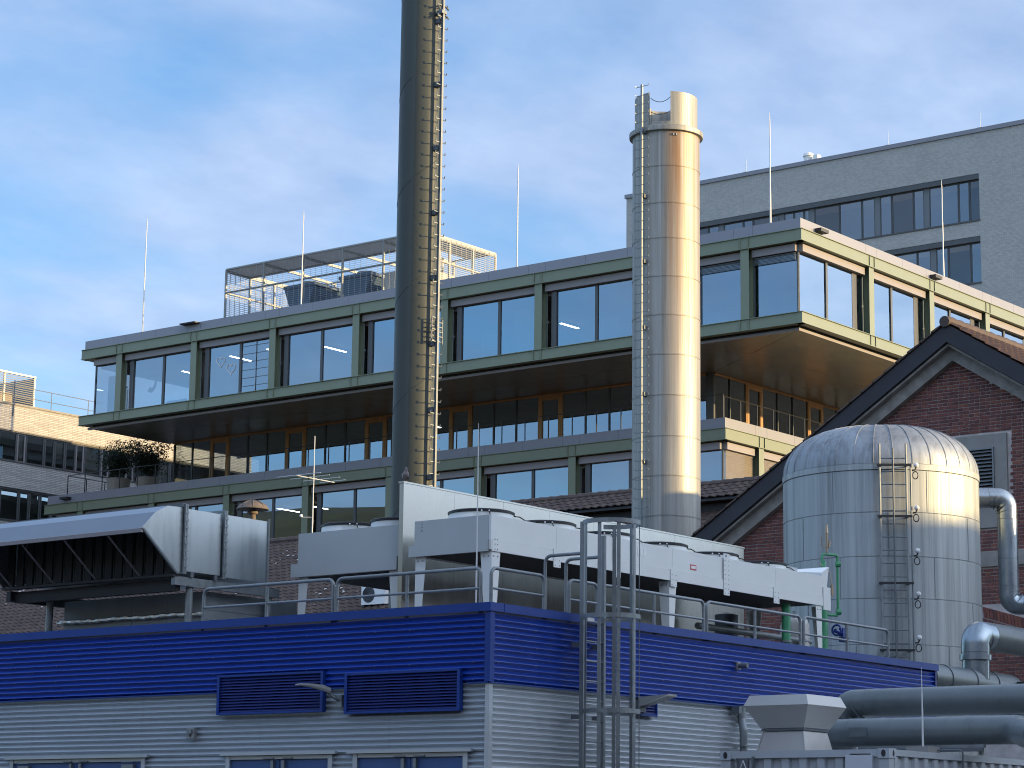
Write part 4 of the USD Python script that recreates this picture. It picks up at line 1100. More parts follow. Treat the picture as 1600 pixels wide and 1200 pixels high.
AX, AY, AZ = 55.35, 48.15, 8.98
ac = thing("air_conditioner", "white outdoor air conditioner with a round fan grille standing before the tiled roof", "air conditioner", (AX, AY + 0.5, AZ))
MB().box(AX, AX + 0.30, AY, AY + 0.96, AZ, AZ + 0.62).build("casing", "plastic_white", ac)
mb = MB()
for q in range(9):
    r0 = 0.03 + q * 0.026
    mb.tube([(AX - 0.008, AY + 0.66 + r0 * math.cos(a), AZ + 0.31 + r0 * math.sin(a)) for a in np.linspace(0, 2 * math.pi, 25)], 0.007, 4, caps=False)
mb.build("fan_grille", "galvanised_dark", ac)
MB().tube([(AX - 0.001, AY + 0.66, AZ + 0.31), (AX - 0.007, AY + 0.66, AZ + 0.31)], 0.25, 24).build("fan_opening", "dark_recess", ac)
mb = MB()
for y in (AY + 0.12, AY + 0.80):
    mb.box(AX - 0.05, AX + 0.9, y, y + 0.06, AZ - 0.07, AZ - 0.005); mb.box(AX, AX + 0.05, y + 0.001, y + 0.059, AZ - 0.6, AZ - 0.071)
mb.build("bracket", "rail_black", ac)

an = thing("aerial", "thin white aerial mast with a flat rake of crossing rods above the tiled roof", "aerial", (62.2, 57.6, 12.4))
MB().tube([(62.2, 57.6, 12.2), (62.2, 57.6, 16.1)], [0.026, 0.015], 6).build("mast", "white_rod", an, smooth=40)
MB().tube([(61.3, 57.6, 14.55), (63.3, 57.6, 14.55)], 0.014, 5).build("boom", "white_rod", an)
for k, L in enumerate((1.05, 0.95, 0.9, 0.62)):
    x = 61.4 + 0.6 * k
    MB().tube([(x, 57.6 - L, 14.58), (x, 57.6 + L, 14.58)], 0.012, 5).build("element", "white_rod", an)
MB().tube([(62.2, 57.6, 13.15), (61.95, 57.9, 13.15)], 0.012, 5).build("side_arm", "white_rod", an)
MB().tm(trimesh.creation.icosphere(2, 0.06).apply_translation((61.95, 57.93, 13.2))).build("sensor_ball", "plastic_white", an, smooth=True)

# ------------------------------------------------------------------ red brick gable house
GXW = 47.03
gab = thing("brick_gable_house", "old red brick gable house with dark barge boards behind the round tank", "building", (GXW, 24.2, 0))
AP, APZ = 24.22, 13.22          # apex of the barge line
GS = 0.640
GY0, GY1 = 15.6, 31.0
MB().poly([(GXW + 0.03, y, z) for y, z in ((GY0 + 0.5, 0), (GY1 - 0.1, 0), (GY1 - 0.1, APZ - 0.62 - GS * (GY1 - 0.1 - AP)), (AP, APZ - 0.62), (GY0 + 0.5, APZ - 0.62 - GS * (AP - GY0 - 0.5)))], (0.3, 0, 0)).build("mortar_wall", "mortar", gab)
bl, bh, ch = 0.236, 0.060, 0.0770
r_ = random.Random(11)
bricks_left = [MB(), MB(), MB()]
bm = ["brick_red", "brick_dark", "brick_orange"]
single = 0
zz = 4.6
row = 0
# openings: the louvre with its plaster surround, the concrete lintel, the arch
OP = [(23.02, 24.3, 8.62, 10.72), (21.0, 24.35, 7.78, 8.12), (22.3, 23.76, 6.0, 6.95)]
while zz < APZ - 0.8:
    ytop = (APZ - 0.66 - zz - bh) / GS
    y = AP - min(ytop, AP - GY0 - 0.6) + (0.0 if row % 2 else 0.06)
    L = bl if row % 2 == 0 else 0.115
    y = math.floor(y / 0.252) * 0.252 + (0.063 if row % 2 else 0)
    while y < AP + ytop:
        a, b = y, y + L
        y += L + 0.016
        inside = a > AP - ytop and b < AP + ytop and b < GY1 - 0.12 and a > GY0 + 0.5
        if not inside or any(a < o1 and b > o0 and zz < o3 and zz + bh > o2 for o0, o1, o2, o3 in OP):
            continue
        k = r_.choices((0, 1, 2), (5, 5, 1))[0]
        out = r_.uniform(0.010, 0.018)
        if single < 300 and ((21.6 < a < 23.0 and 8.5 < zz < 11.5) or (24.6 < a < 27.0 and zz > 11.2)):
            mb = MB(); mb.box(GXW + 0.03 - out, GXW + 0.05, a, b, zz, zz + bh); mb.build("brick", bm[k], gab); single += 1
        else:
            bricks_left[k].box(GXW + 0.03 - out, GXW + 0.05, a, b, zz, zz + bh)
    zz += ch; row += 1
for k in range(3):
    bricks_left[k].build("brickwork", bm[k], gab, kind="stuff")
# upright arch bricks below the lower elbow
for k in range(16):
    for rr in (0, 1):
        y1 = 23.72 - 0.083 * k; zt0_ = 6.93 - 0.30 * (23.72 - y1) - 0.252 * rr; w0 = 0.066
        MB().poly([(GXW + 0.01, y1, zt0_), (GXW + 0.01, y1 - w0, zt0_ - 0.020), (GXW + 0.01, y1 - w0 - 0.03, zt0_ - 0.255), (GXW + 0.01, y1 - 0.03, zt0_ - 0.235)], (0.04, 0, 0)).build("arch_brick", r_.choice(bm), gab)
MB().box(GXW - 0.03, GXW + 0.06, 21.0, 24.34, 7.79, 8.11).build("lintel", "concrete", gab)
mb = MB()
mb.box(GXW - 0.022, GXW + 0.05, 23.03, 23.33, 8.64, 10.70); mb.box(GXW - 0.022, GXW + 0.05, 23.98, 24.29, 8.64, 10.70); mb.box(GXW - 0.022, GXW + 0.05, 23.331, 23.979, 10.41, 10.70); mb.box(GXW - 0.022, GXW + 0.05, 23.331, 23.979, 8.64, 9.12)
mb.build("plaster_surround", "concrete_smooth", gab)
mb = MB()
for a in ((23.335, 23.37, 9.125, 10.405), (23.94, 23.975, 9.125, 10.405), (23.371, 23.939, 10.37, 10.405), (23.371, 23.939, 9.125, 9.16)):
    mb.box(GXW - 0.05, GXW + 0.02, *a)
lv = mb.build("louvre", "galvanised", gab)
MB().box(GXW + 0.02, GXW + 0.05, 23.36, 23.95, 9.13, 10.4).build("backing", "dark_recess", lv)
for k in range(15):
    z = 9.17 + 0.081 * k
    MB().poly([(GXW - 0.045, 23.373, z), (GXW - 0.045, 23.937, z), (GXW + 0.012, 23.937, z + 0.045), (GXW + 0.012, 23.373, z + 0.045)], (0, 0, 0.006)).build("slat", "galvanised", lv)
# verge: concrete band on the wall, dark barge board in front, stepped tiles on top
for s, y_end in ((1, GY1 + 0.35), (-1, GY0)):
    def L(y, dz): return APZ + dz - GS * abs(y - AP)
    def band(x0, x1, d0, d1, name, m):
        ring = [(x0, AP, L(AP, d0)), (x0, y_end, L(y_end, d0)), (x0, y_end, L(y_end, d1)), (x0, AP, L(AP, d1))]
        MB().poly(ring, (x1 - x0, 0, 0)).build(name, m, gab)
    band(GXW - 0.42, GXW - 0.36, -0.01, -0.42, "barge_board", "barge_board")
    band(GXW - 0.34, GXW - 0.04, -0.44, -0.50, "batten", "concrete")
    band(GXW - 0.16, GXW + 0.10, -0.501, -0.80, "verge_band", "concrete")
    band(GXW - 0.359, GXW + 0.4, -0.30, -0.43, "verge_soffit", "barge_board")
    band(GXW - 0.40, GXW + 12, 0.0, -0.10, "roof_deck", "tile_umber")
    n = int(math.hypot(abs(y_end - AP), GS * (y_end - AP)) / 0.36)
    d = np.array((0, s, -GS)); d /= np.linalg.norm(d)
    for k in range(n):
        p = np.array((GXW - 0.46, AP, APZ + 0.012)) + d * 0.36 * k
        q = p + d * 0.40
        up_ = np.array((0, s * GS, 1.0)); up_ /= np.linalg.norm(up_)
        if s > 0:
            MB().hexa([p, q, q + np.array((0.34, 0, 0)), p + np.array((0.34, 0, 0)), p + up_ * 0.02, q + up_ * 0.055, q + up_ * 0.055 + np.array((0.34, 0, 0)), p + up_ * 0.02 + np.array((0.34, 0, 0))]).build("verge_tile", "tile_umber", gab)
        else:
            for i2 in range(26):
                x0 = GXW - 0.44 + 0.30 * i2
                mb = MB(); pantile(mb, np.array((x0, q[1], q[2] + 0.01)), (1, 0, 0), -d, 0.297, 0.40, 0.06)
                if k < 9 and i2 < 8:
                    mb.build("roof_tile", "tile_orange", gab)
                else:
                    if k == 0 and i2 == 8: rest_t = MB()
                    rest_t.add(np.vstack(mb.v), np.vstack(mb.f))
    if s < 0:
        rest_t.build("roof_tiles", "tile_orange", gab, kind="stuff")
for k in range(14):
    x = GXW - 0.5 + 0.38 * k
    MB().tube([(x, AP, APZ + 0.03), (x + 0.37, AP, APZ + 0.045)], [0.125, 0.14], 10).build("ridge_tile", "tile_umber", gab, smooth=40)
MB().box(GXW + 0.34, GXW + 11.5, GY1 - 0.45, GY1 - 0.11, 0, APZ - 0.70 - GS * (GY1 - 0.1 - AP)).build("side_wall", "brick_dark", gab)
MB().box(GXW + 0.34, GXW + 11.5, GY0 + 0.51, GY0 + 0.8, 0, APZ - 0.75 - GS * (AP - GY0 - 0.5)).build("side_wall", "brick_dark", gab)

# ------------------------------------------------------------------ round tank
RT_ = 1.88
tank = thing("storage_tank", "big round aluminium-clad tank with a ribbed dome in front of the brick gable", "tank", (*TK, 0))
zt = [0.0, 3.7, 4.60, 5.426, 6.277, 7.057, 7.884, 8.68]
for a, b in zip(zt[:-1], zt[1:]):
    MB().lathe([(RT_ - 0.01, a), (RT_, a + 0.004), (RT_, b - 0.012), (RT_ - 0.012, b)], *TK, 128).build("cladding_ring", "tank_alu", tank, smooth=25)
MB().lathe([(RT_ - 0.012, 8.682), (RT_ + 0.012, 8.686), (RT_ + 0.012, 8.795), (RT_ - 0.012, 8.80)], *TK, 128).build("band", "tank_alu", tank, smooth=25)
prof = []
for k in range(15):
    t_ = k / 14 * math.pi / 2
    prof.append((RT_ * math.cos(t_) ** 0.66 if t_ < 1.57 else 0.0, 8.802 + 0.95 * math.sin(t_)))
prof[-1] = (0.0, 9.752)
MB().lathe(prof, *TK, 128).build("dome", "tank_dome", tank, smooth=True)
for k in range(32):
    a = 2 * math.pi * k / 32 + 0.05
    pts = [(TK[0] + r * math.cos(a), TK[1] + r * math.sin(a), z + 0.003) for r, z in prof[:-2]]
    MB().tube(pts, 0.011, 4).build("seam", "tank_dome", tank)
# vertical sheet joints
losT = math.atan2(TK[1], TK[0]) + math.pi
for i, (a, b) in enumerate(zip(zt[2:-1], zt[3:])):
    for q in range(3):
        an_ = losT + math.radians(-70 + 55 * q + (i * 23) % 50)
        x, y = TK[0] + (RT_ + 0.002) * math.cos(an_), TK[1] + (RT_ + 0.002) * math.sin(an_)
        MB().tube([(x, y, a + 0.01), (x, y, b - 0.015)], 0.004, 4).build("joint", "galvanised_dark", tank)
azL = losT + math.radians(6.5)
er = np.array((math.cos(azL), math.sin(azL))); et = np.array((-math.sin(azL), math.cos(azL)))
cL = np.array(TK) + er * (RT_ + 0.20)
mb = MB()
for s in (-0.245, 0.245):
    mb.tube([(*(cL + et * s), 4.0), (*(cL + et * s), 9.13)], 0.024, 6)
lad = mb.build("ladder", "galvanised", tank)
MB().tube([(*(cL + er * 0.03), 4.0), (*(cL + er * 0.03), 9.05)], 0.020, 6).build("fall_arrest_rail", "galvanised_dark", lad)
for k in range(20):
    z = 4.2 + 0.245 * k
    MB().tube([(*(cL - et * 0.22), z), (*(cL + et * 0.22), z)], 0.012, 5).build("rung", "galvanised", lad)
for z in (5.30, 6.53, 7.77, 8.73):
    mb = MB()
    q = [cL + er * 0.045 + et * 0.34, cL - er * 0.0 + et * 0.34, cL + et * -0.30, cL + er * 0.045 + et * -0.30]
    mb.hexa([(*p, z - 0.02) for p in q] + [(*p, z + 0.02) for p in q])
    for s in (-0.245, 0.245):
        mb.tube([(*(cL + et * s), z), (*(cL + et * s - er * 0.215), z)], 0.015, 5)
    mb.build("bracket", "rail_black", lad)
cp = cL + et * 0.335 - er * 0.06
MB().tube([(*cp, 4.0), (*cp, 8.72)], 0.022, 6).build("conduit", "galvanised", tank)
for k in range(6):
    z = 8.74 - 0.80 * k
    MB().tm(trimesh.creation.icosphere(2, 0.048).apply_translation((*(cp + et * 0.10), z))).build("sensor_head", "plastic_white", tank, smooth=True)
    mb = MB(); mb.tube([(*(cp + et * 0.02), z - 0.10), (*(cp + et * 0.08), z - 0.09), (*(cp + et * 0.10), z - 0.04)], 0.016, 5)
    mb.tube([(*(cp + et * (0.085 + 0.05 * math.sin(a))), z - 0.19 + 0.07 * math.cos(a)) for a in np.linspace(0, 2 * math.pi, 17)], 0.010, 4, caps=False)
    mb.build("sensor_cable", "rail_black", tank)


def pipe_run(name, label, segs, mat_name, group=None, base=None, n=20):
    """segs: (part name, points, radius, fillet radius or None)"""
    t = thing(name, label, "pipe", base or tuple(segs[0][1][0]), group)
    for nm, pts, r, fr in segs:
        p = fillet(pts, fr, 9) if fr else np.array(pts, float)
        MB().tube(p, r, n).build(nm, mat_name if isinstance(mat_name, str) else mat_name[nm], t, smooth=35)
    return t


def joint_rings(t, pts, r, mat_name, w=0.022):
    for p, d in pts:
        p, d = np.array(p, float), np.array(d, float); d /= np.linalg.norm(d)
        MB().tube([p - d * w, p + d * w], r, 24).build("joint_ring", mat_name, t, smooth=35)


# ------------------------------------------------------------------ blue and silver plant building
plant = thing("plant_building", "flat plant building clad in corrugated metal, blue above and silver below", "building", (23.47, 18.65, 0))
BX, BY, BX1, BY1 = 23.47, 18.65, 35.2, 33.0
Wf, Sf = Face("west", BX), Face("south", BY)


def corrugated(face, s0, s1, z0, z1, pitch, amp, base, mat_name, name, outside=0.0):
    zs, o = [z0], [outside + base - amp]
    z = z0
    while z < z1 - 1e-6:                                              # an undercut flank, a rounded nose, a longer flank that leans back
        for dz, oo in ((0.36, 0.90), (0.42, 1.0), (0.48, 0.90), (0.96, -0.92), (1.0, -1.0)):
            q = z + dz * pitch
            if q > z1 + 1e-6:
                break
            zs.append(q); o.append(outside + base + amp * oo)
        z += pitch
    v = [face.pt(s0, oo, z) for oo, z in zip(o, zs)] + [face.pt(s1, oo, z) for oo, z in zip(o, zs)]
    k = len(zs)
    f = [(i, k + i, k + i + 1, i + 1) if face.k == "south" else (i, i + 1, k + i + 1, k + i) for i in range(k - 1)]
    return MB().add(v, f).build(name, mat_name, plant, smooth=False)


ZB0, ZB1 = 3.722, 4.60
PIT = 0.0745
# inner core and roof
MB().box(BX + 0.12, BX1 - 0.12, BY + 0.12, BY1, 0, 4.45).build("core", "dark_recess", plant)
MB().box(BX + 0.08, BX1 - 0.08, BY + 0.08, BY1, 4.451, 4.47).build("roof", "roof_gravel", plant)
edgesW = [BY + 0.06, 20.3, 22.6, 24.9, 27.2, 29.5, BY1]
for a, b in zip(edgesW[:-1], edgesW[1:]):
    corrugated(Wf, a + 0.001, b - 0.001, ZB0, ZB1, PIT, 0.0190, 0.004, "blue_coat", "blue_sheet")
edgesS = [BX + 0.06, 25.9, 28.4, 30.9, 33.4, BX1]
for a, b in zip(edgesS[:-1], edgesS[1:]):
    corrugated(Sf, a + 0.001, b - 0.001, ZB0, ZB1, PIT, 0.0190, 0.004, "blue_coat", "blue_sheet")
# silver cladding with the door openings left free
doorsW = [(24.80, 27.62), (21.27, 23.18), (18.99, 20.87)]
ZD = 2.85
cuts = [BY + 0.06, 18.97, 20.89, 21.25, 23.20, 24.78, 27.64, BY1]
for i, (a, b) in enumerate(zip(cuts[:-1], cuts[1:])):
    if i % 2 == 0:
        corrugated(Wf, a, b, 0.02, ZD, PIT, 0.0190, -0.019, "silver_sheet", "silver_sheet")
for a, b in zip(edgesW[:-1], edgesW[1:]):
    corrugated(Wf, a + 0.001, b - 0.001, ZD + 0.001, ZB0 - 0.012, PIT, 0.0190, -0.019, "silver_sheet", "silver_sheet")
for a, b in zip(edgesS[:-1], edgesS[1:]):
    corrugated(Sf, a + 0.001, b - 0.001, 0.02, ZB0 - 0.012, PIT, 0.0190, -0.019, "silver_sheet", "silver_sheet")
# trims
mb = MB(); Wf.box(mb, BY - 0.05, BY1, -0.22, 0.055, ZB1 + 0.002, 4.712); mb.build("roof_flashing", "blue_trim", plant)
mb = MB(); Sf.box(mb, BX + 0.225, BX1 + 0.06, -0.22, 0.055, ZB1 + 0.002, 4.710); mb.build("roof_flashing", "blue_trim", plant)
mb = MB(); mb.box(BX - 0.030, BX + 0.058, BY - 0.030, BY + 0.058, ZB0, ZB1); mb.build("corner_trim", "blue_trim", plant)
mb = MB(); mb.box(BX - 0.012, BX + 0.058, BY - 0.012, BY + 0.058, 0, ZB0 - 0.02); mb.build("corner_trim", "silver_sheet", plant)
mb = MB(); Wf.box(mb, BY + 0.0, 18.99, 0.0, 0.040, ZB0 - 0.022, ZB0 - 0.004); Wf.box(mb, 21.47, 23.31, 0, 0.04, ZB0 - 0.022, ZB0 - 0.004) if False else None; Wf.box(mb, 23.40, BY1, 0.0, 0.040, ZB0 - 0.022, ZB0 - 0.004); Wf.box(mb, 21.05, 21.36, 0.0, 0.040, ZB0 - 0.022, ZB0 - 0.004); mb.build("drip_trim", "blue_trim", plant)
mb = MB(); Sf.box(mb, BX - 0.02, BX1, 0.0, 0.040, ZB0 - 0.022, ZB0 - 0.004); mb.build("drip_trim", "blue_trim", plant)
mb = MB(); mb.box(BX1 - 0.02, BX1 + 0.03, BY - 0.03, BY + 0.06, 0.0, ZB1); mb.build("corner_trim", "blue_dark", plant)
mb = MB(); mb.box(BX1 - 0.06, BX1 + 0.0, BY + 0.07, BY1, 0.0, ZB1); mb.build("rear_sheet", "blue_dark", plant)


def louvre_bank(face, s0, s1, z0, z1, n, frame=0.045):
    mb = MB()
    face.box(mb, s0, s0 + frame, 0.0, 0.072, z0, z1); face.box(mb, s1 - frame, s1, 0.0, 0.072, z0, z1)
    face.box(mb, s0 + frame + 0.001, s1 - frame - 0.001, 0.0, 0.070, z1 - 0.03, z1); face.box(mb, s0 + frame + 0.001, s1 - frame - 0.001, 0.0, 0.070, z0, z0 + 0.03)
    lv = mb.build("louvre_panel", "blue_trim", plant)
    mb = MB(); face.box(mb, s0 + frame, s1 - frame, 0.024, 0.027, z0 + 0.03, z1 - 0.03); mb.build("backing", "blue_dark", lv)
    for k in range(n):
        z = z0 + 0.035 + (z1 - z0 - 0.07) * k / n; h = (z1 - z0 - 0.07) / n
        MB().hexa([face.pt(s0 + frame + 0.002, 0.062, z), face.pt(s1 - frame - 0.002, 0.062, z), face.pt(s1 - frame - 0.002, 0.058, z), face.pt(s0 + frame + 0.002, 0.058, z),
                   face.pt(s0 + frame + 0.002, 0.034, z + h * 0.92), face.pt(s1 - frame - 0.002, 0.034, z + h * 0.92), face.pt(s1 - frame - 0.002, 0.030, z + h * 0.92), face.pt(s0 + frame + 0.002, 0.030, z + h * 0.92)]).build("slat", "blue_dark", lv)
    return lv


louvre_bank(Wf, 21.40, 23.36, 3.405, 3.945, 12)
louvre_bank(Wf, 19.07, 21.02, 3.365, 3.895, 12)
louvre_bank(Sf, 26.70, 27.09, 3.455, 3.68, 4, 0.02)
# doors
for (a, b), closers in zip(doorsW, (True, False, False)):
    mb = MB(); Wf.box(mb, a - 0.10, b + 0.10, 0.002, 0.055, ZD + 0.004, ZD + 0.045); mb.build("door_flashing", "silver_sheet", plant)
    mb = MB(); Wf.box(mb, a - 0.02, a + 0.055, -0.07, 0.018, 0.02, ZD - 0.001); Wf.box(mb, b - 0.055, b + 0.02, -0.07, 0.018, 0.02, ZD - 0.001); Wf.box(mb, a + 0.056, b - 0.056, -0.07, 0.010, ZD - 0.05, ZD - 0.001)
    mb.build("door_frame", "silver_sheet", plant)
    mid = (a + b) / 2
    for q0, q1, sgn in ((a + 0.058, mid - 0.005, -1), (mid + 0.005, b - 0.058, 1)):
        mb = MB(); Wf.box(mb, q0, q1, -0.06, -0.015, 0.03, ZD - 0.053); d = mb.build("door", "blue_door", plant)
        mb = MB(); e = mid + sgn * 0.10
        Wf.box(mb, e - 0.025, e + 0.025, -0.013, 0.03, ZD - 0.19, ZD - 0.07); Wf.box(mb, e - sgn * 0.02, e + sgn * 0.16, 0.002, 0.03, ZD - 0.045, ZD - 0.03); mb.build("latch", "galvanised", d)
        if closers:
            mb = MB(); c_ = (q0 if sgn < 0 else q1) - sgn * 0.25
            Wf.box(mb, c_ - 0.12, c_ + 0.12, -0.013, 0.045, ZD - 0.17, ZD - 0.09); Wf.box(mb, c_ - 0.14, c_ + 0.10, 0.046, 0.06, ZD - 0.06, ZD - 0.045); mb.build("door_closer", "galvanised", d)
# screws: small light heads in rows down the sheets
mb = MB(); r_ = random.Random(4)
for face, cols, lo_, hi_ in ((Wf, [18.9, 19.95, 20.55, 21.75, 22.35, 23.5, 24.7, 25.6, 26.7, 27.6], ZB0, ZB1), (Sf, [23.62, 24.4, 25.3, 26.0, 27.3, 28.5, 29.6, 30.9, 32.2, 33.5, 34.6], ZB0, ZB1)):
    for s_ in cols:
        for k in range(0, 12, 3):
            z = ZB0 + PIT * (k + 0.30); c_ = face.pt(s_ + r_.uniform(-0.01, 0.01), 0.026, z)
            mb.tm(trimesh.creation.icosphere(0, 0.0075).apply_translation(c_))
mb.build("screws", "galvanised", plant, kind="stuff")
# wall fittings
wl = thing("wall_lamp", "grey cobra-head wall lamp between the two blue louvre panels", "lamp", (BX - 0.02, 21.12, 3.55))
MB().hexa([(BX - 0.06, 21.07, 3.46), (BX - 0.004, 21.07, 3.46), (BX - 0.004, 21.16, 3.46), (BX - 0.06, 21.16, 3.46), (BX - 0.06, 21.08, 3.62), (BX - 0.004, 21.08, 3.62), (BX - 0.004, 21.15, 3.62), (BX - 0.06, 21.15, 3.62)]).build("bracket", "galvanised", wl)
MB().tube(fillet([(BX - 0.06, 21.12, 3.55), (BX - 0.12, 21.14, 3.58), (BX - 0.18, 21.2, 3.64)], 0.03), 0.022, 10).build("arm", "galvanised", wl, smooth=40)
hd = []
for (d_, w_, h_, zc_) in ((0.0, 0.055, 0.05, 3.655), (0.10, 0.075, 0.055, 3.69), (0.26, 0.085, 0.035, 3.725), (0.40, 0.08, 0.022, 3.74), (0.47, 0.04, 0.012, 3.738)):
    c_ = np.array((BX - 0.16 - d_ * 0.62, 21.17 + d_ * 0.78)); e_ = np.array((0.78, 0.62))
    hd.append([(*(c_ + e_ * w_ * math.cos(t)), zc_ + h_ * max(math.sin(t), -0.55)) for t in np.arange(12) * 2 * math.pi / 12])
v = np.array(hd).reshape(-1, 3); f = [(i * 12 + j, i * 12 + (j + 1) % 12, (i + 1) * 12 + (j + 1) % 12, (i + 1) * 12 + j) for i in range(4) for j in range(12)]
mb = MB().add(v, f); mb.add(v[-12:], [(0, j, j + 1) for j in range(1, 11)]); mb.add(v[:12], [(0, j + 1, j) for j in range(1, 11)]); mb.build("lamp_head", "lamp_grey", wl, smooth=40)
wl = thing("wall_lamp", "dark wall lamp above the small blue louvre beside the caged ladder", "lamp", (26.75, BY - 0.02, 3.6))
MB().box(26.62, 26.78, BY - 0.09, BY - 0.004, 3.50, 3.66).build("bracket", "galvanised_dark", wl)
MB().hexa([(26.62, BY - 0.55, 3.70), (26.86, BY - 0.55, 3.70), (26.80, BY - 0.06, 3.56), (26.62, BY - 0.06, 3.56), (26.66, BY - 0.55, 3.73), (26.84, BY - 0.55, 3.73), (26.80, BY - 0.06, 3.70), (26.64, BY - 0.06, 3.70)]).build("lamp_head", "lamp_grey", wl)
t = thing("wall_socket", "small grey junction box with a lid on the silver corrugated wall", "junction box", (BX, 23.86, 3.17))
MB().box(BX - 0.055, BX - 0.0, 23.79, 23.93, 3.10, 3.24).build("box", "lamp_grey", t)
MB().box(BX - 0.085, BX - 0.056, 23.815, 23.905, 3.165, 3.225).build("lid", "galvanised", t)
MB().box(BX - 0.062, BX - 0.056, 23.845, 23.87, 3.125, 3.15).build("button", "rail_black", t)
t = thing("camera_stub", "small dark cylinder camera on the blue wall right of the caged ladder", "camera", (29.2, BY, 4.29))
MB().tube([(29.2, BY - 0.03, 4.29), (29.2, BY - 0.19, 4.29)], 0.036, 12).build("body", "galvanised_dark", t, smooth=40)
MB().box(29.16, 29.24, BY - 0.05, BY - 0.024, 4.235, 4.345).build("plate", "lamp_grey", t)
t = thing("downpipe", "grey kinked downpipe under the blue band left of the container vent", "pipe", (29.25, BY - 0.12, 0))
MB().tube(fillet([(29.25, BY - 0.05, 3.72), (29.25, BY - 0.05, 3.52), (29.19, BY - 0.12, 3.38), (29.19, BY - 0.12, 0.2)], 0.08), 0.058, 14).build("pipe", "galvanised", t, smooth=40)
MB().box(29.11, 29.27, BY - 0.19, BY - 0.0, 3.135, 3.15).build("clamp", "galvanised", t)
MB().box(29.04, 29.12, BY - 0.14, BY + 0.0, 3.60, 3.70).build("bracket", "galvanised_dark", t)

# railings on the plant roof
RZ0, RZM, RZT = 4.47, 4.92, 5.18


def railing(label, p0, p1, posts=(0.5,), zt=RZT):
    p0, p1 = np.array(p0, float), np.array(p1, float)
    t = thing("roof_railing", label, "railing", (*((p0 + p1) / 2), RZ0), "galvanised railing sections on the blue plant roof")
    MB().tube(fillet([(*p0, RZ0), (*p0, zt), (*p1, zt), (*p1, RZ0)], 0.09), 0.0235, 10).build("hoop", "galvanised", t, smooth=40)
    MB().tube([(*p0, RZM), (*p1, RZM)], 0.017, 8).build("mid_rail", "galvanised", t, smooth=40)
    for q in posts:
        p = p0 + (p1 - p0) * q
        MB().tube([(*p, RZ0), (*p, zt - 0.02)], 0.0235, 10).build("post", "galvanised", t, smooth=40)
    return t


railing("left railing section below the zinc duct, on the blue plant roof", (23.62, 23.90), (23.62, 21.46))
railing("railing section left of the blue roof corner, before the white legs", (23.62, 21.39), (23.62, 18.93))
railing("short railing section right of the blue roof corner", (23.67, 18.80), (24.78, 18.80), ())
railing("smallest railing section, behind the caged ladder", (25.33, 18.80), (25.97, 18.80), ())
railing("long railing section just right of the caged ladder", (26.06, 18.80), (28.57, 18.80))
railing("railing section under the middle of the white cooler", (28.65, 18.80), (31.23, 18.80))
railing("last railing section at the right end of the blue roof", (31.33, 18.80), (33.94, 18.80))

# caged ladder on the south wall
cl = thing("caged_ladder", "galvanised roof ladder with a round safety cage on the blue corrugated wall", "ladder", (25.42, 18.4, 0))
YS = 18.47
for x in (25.19, 25.65):
    mb = MB(); mb.box(x - 0.022, x + 0.022, YS - 0.032, YS + 0.032, 0.3, 5.92 if x < 25.4 else 5.78); mb.build("stile", "galvanised", cl)
for k in range(21):
    z = 0.45 + 0.26 * k
    if z > 4.75: break
    MB().tube([(25.21, YS, z), (25.63, YS, z)], 0.014, 6).build("rung", "galvanised", cl)
HC, HR = np.array((25.42, YS - 0.30)), 0.375
hoop = [(25.19, YS)] + [tuple(HC + HR * np.array((math.cos(a), math.sin(a)))) for a in np.radians(np.linspace(128, 412, 33))] + [(25.65, YS)]
hp = np.array(hoop)
for z in (5.90, 4.66, 3.43, 2.2):
    mb = MB()
    for i in range(len(hp) - 1):
        d = hp[i + 1] - hp[i]; nrm = np.array((d[1], -d[0])); nrm /= np.linalg.norm(nrm) + 1e-9
        q = [hp[i], hp[i + 1], hp[i + 1] + nrm * 0.008, hp[i] + nrm * 0.008]
        v = [(*p, z - 0.03) for p in q] + [(*p, z + 0.03) for p in q]
        mb.add(v, [(0, 3, 2, 1), (4, 5, 6, 7), (0, 1, 5, 4), (1, 2, 6, 5), (2, 3, 7, 6), (3, 0, 4, 7)])
    mb.build("cage_hoop", "galvanised", cl)
for a in np.radians([150, 190, 230, 270, 310, 350, 390]):
    n_ = np.array((math.cos(a), math.sin(a))); t_ = np.array((-n_[1], n_[0])); c_ = HC + n_ * (HR - 0.008)
    q = [c_ - t_ * 0.025 - n_ * 0.004, c_ + t_ * 0.025 - n_ * 0.004, c_ + t_ * 0.025 + n_ * 0.004, c_ - t_ * 0.025 + n_ * 0.004]
    MB().hexa([(*p, 2.1) for p in q] + [(*p, 5.92) for p in q]).build("cage_bar", "galvanised", cl)
for z in (4.30, 3.36, 2.0):
    for x in (25.19, 25.65):
        MB().box(x - 0.026, x + 0.026, YS + 0.033, BY - 0.02, z - 0.03, z + 0.03).build("wall_bracket", "galvanised_dark", cl)
for x, zz_ in ((25.19, 5.50), (25.65, 5.50)):
    MB().tube(fillet([(x, YS + 0.03, zz_), (x, YS + 0.62, zz_), (x, YS + 0.62, 4.75)], 0.09), 0.0235, 10).build("hand_rail", "galvanised", cl, smooth=40)
MB().box(25.45, 25.60, BY - 0.075, BY - 0.06, 4.62, 4.68).build("plate", "plastic_white", cl)

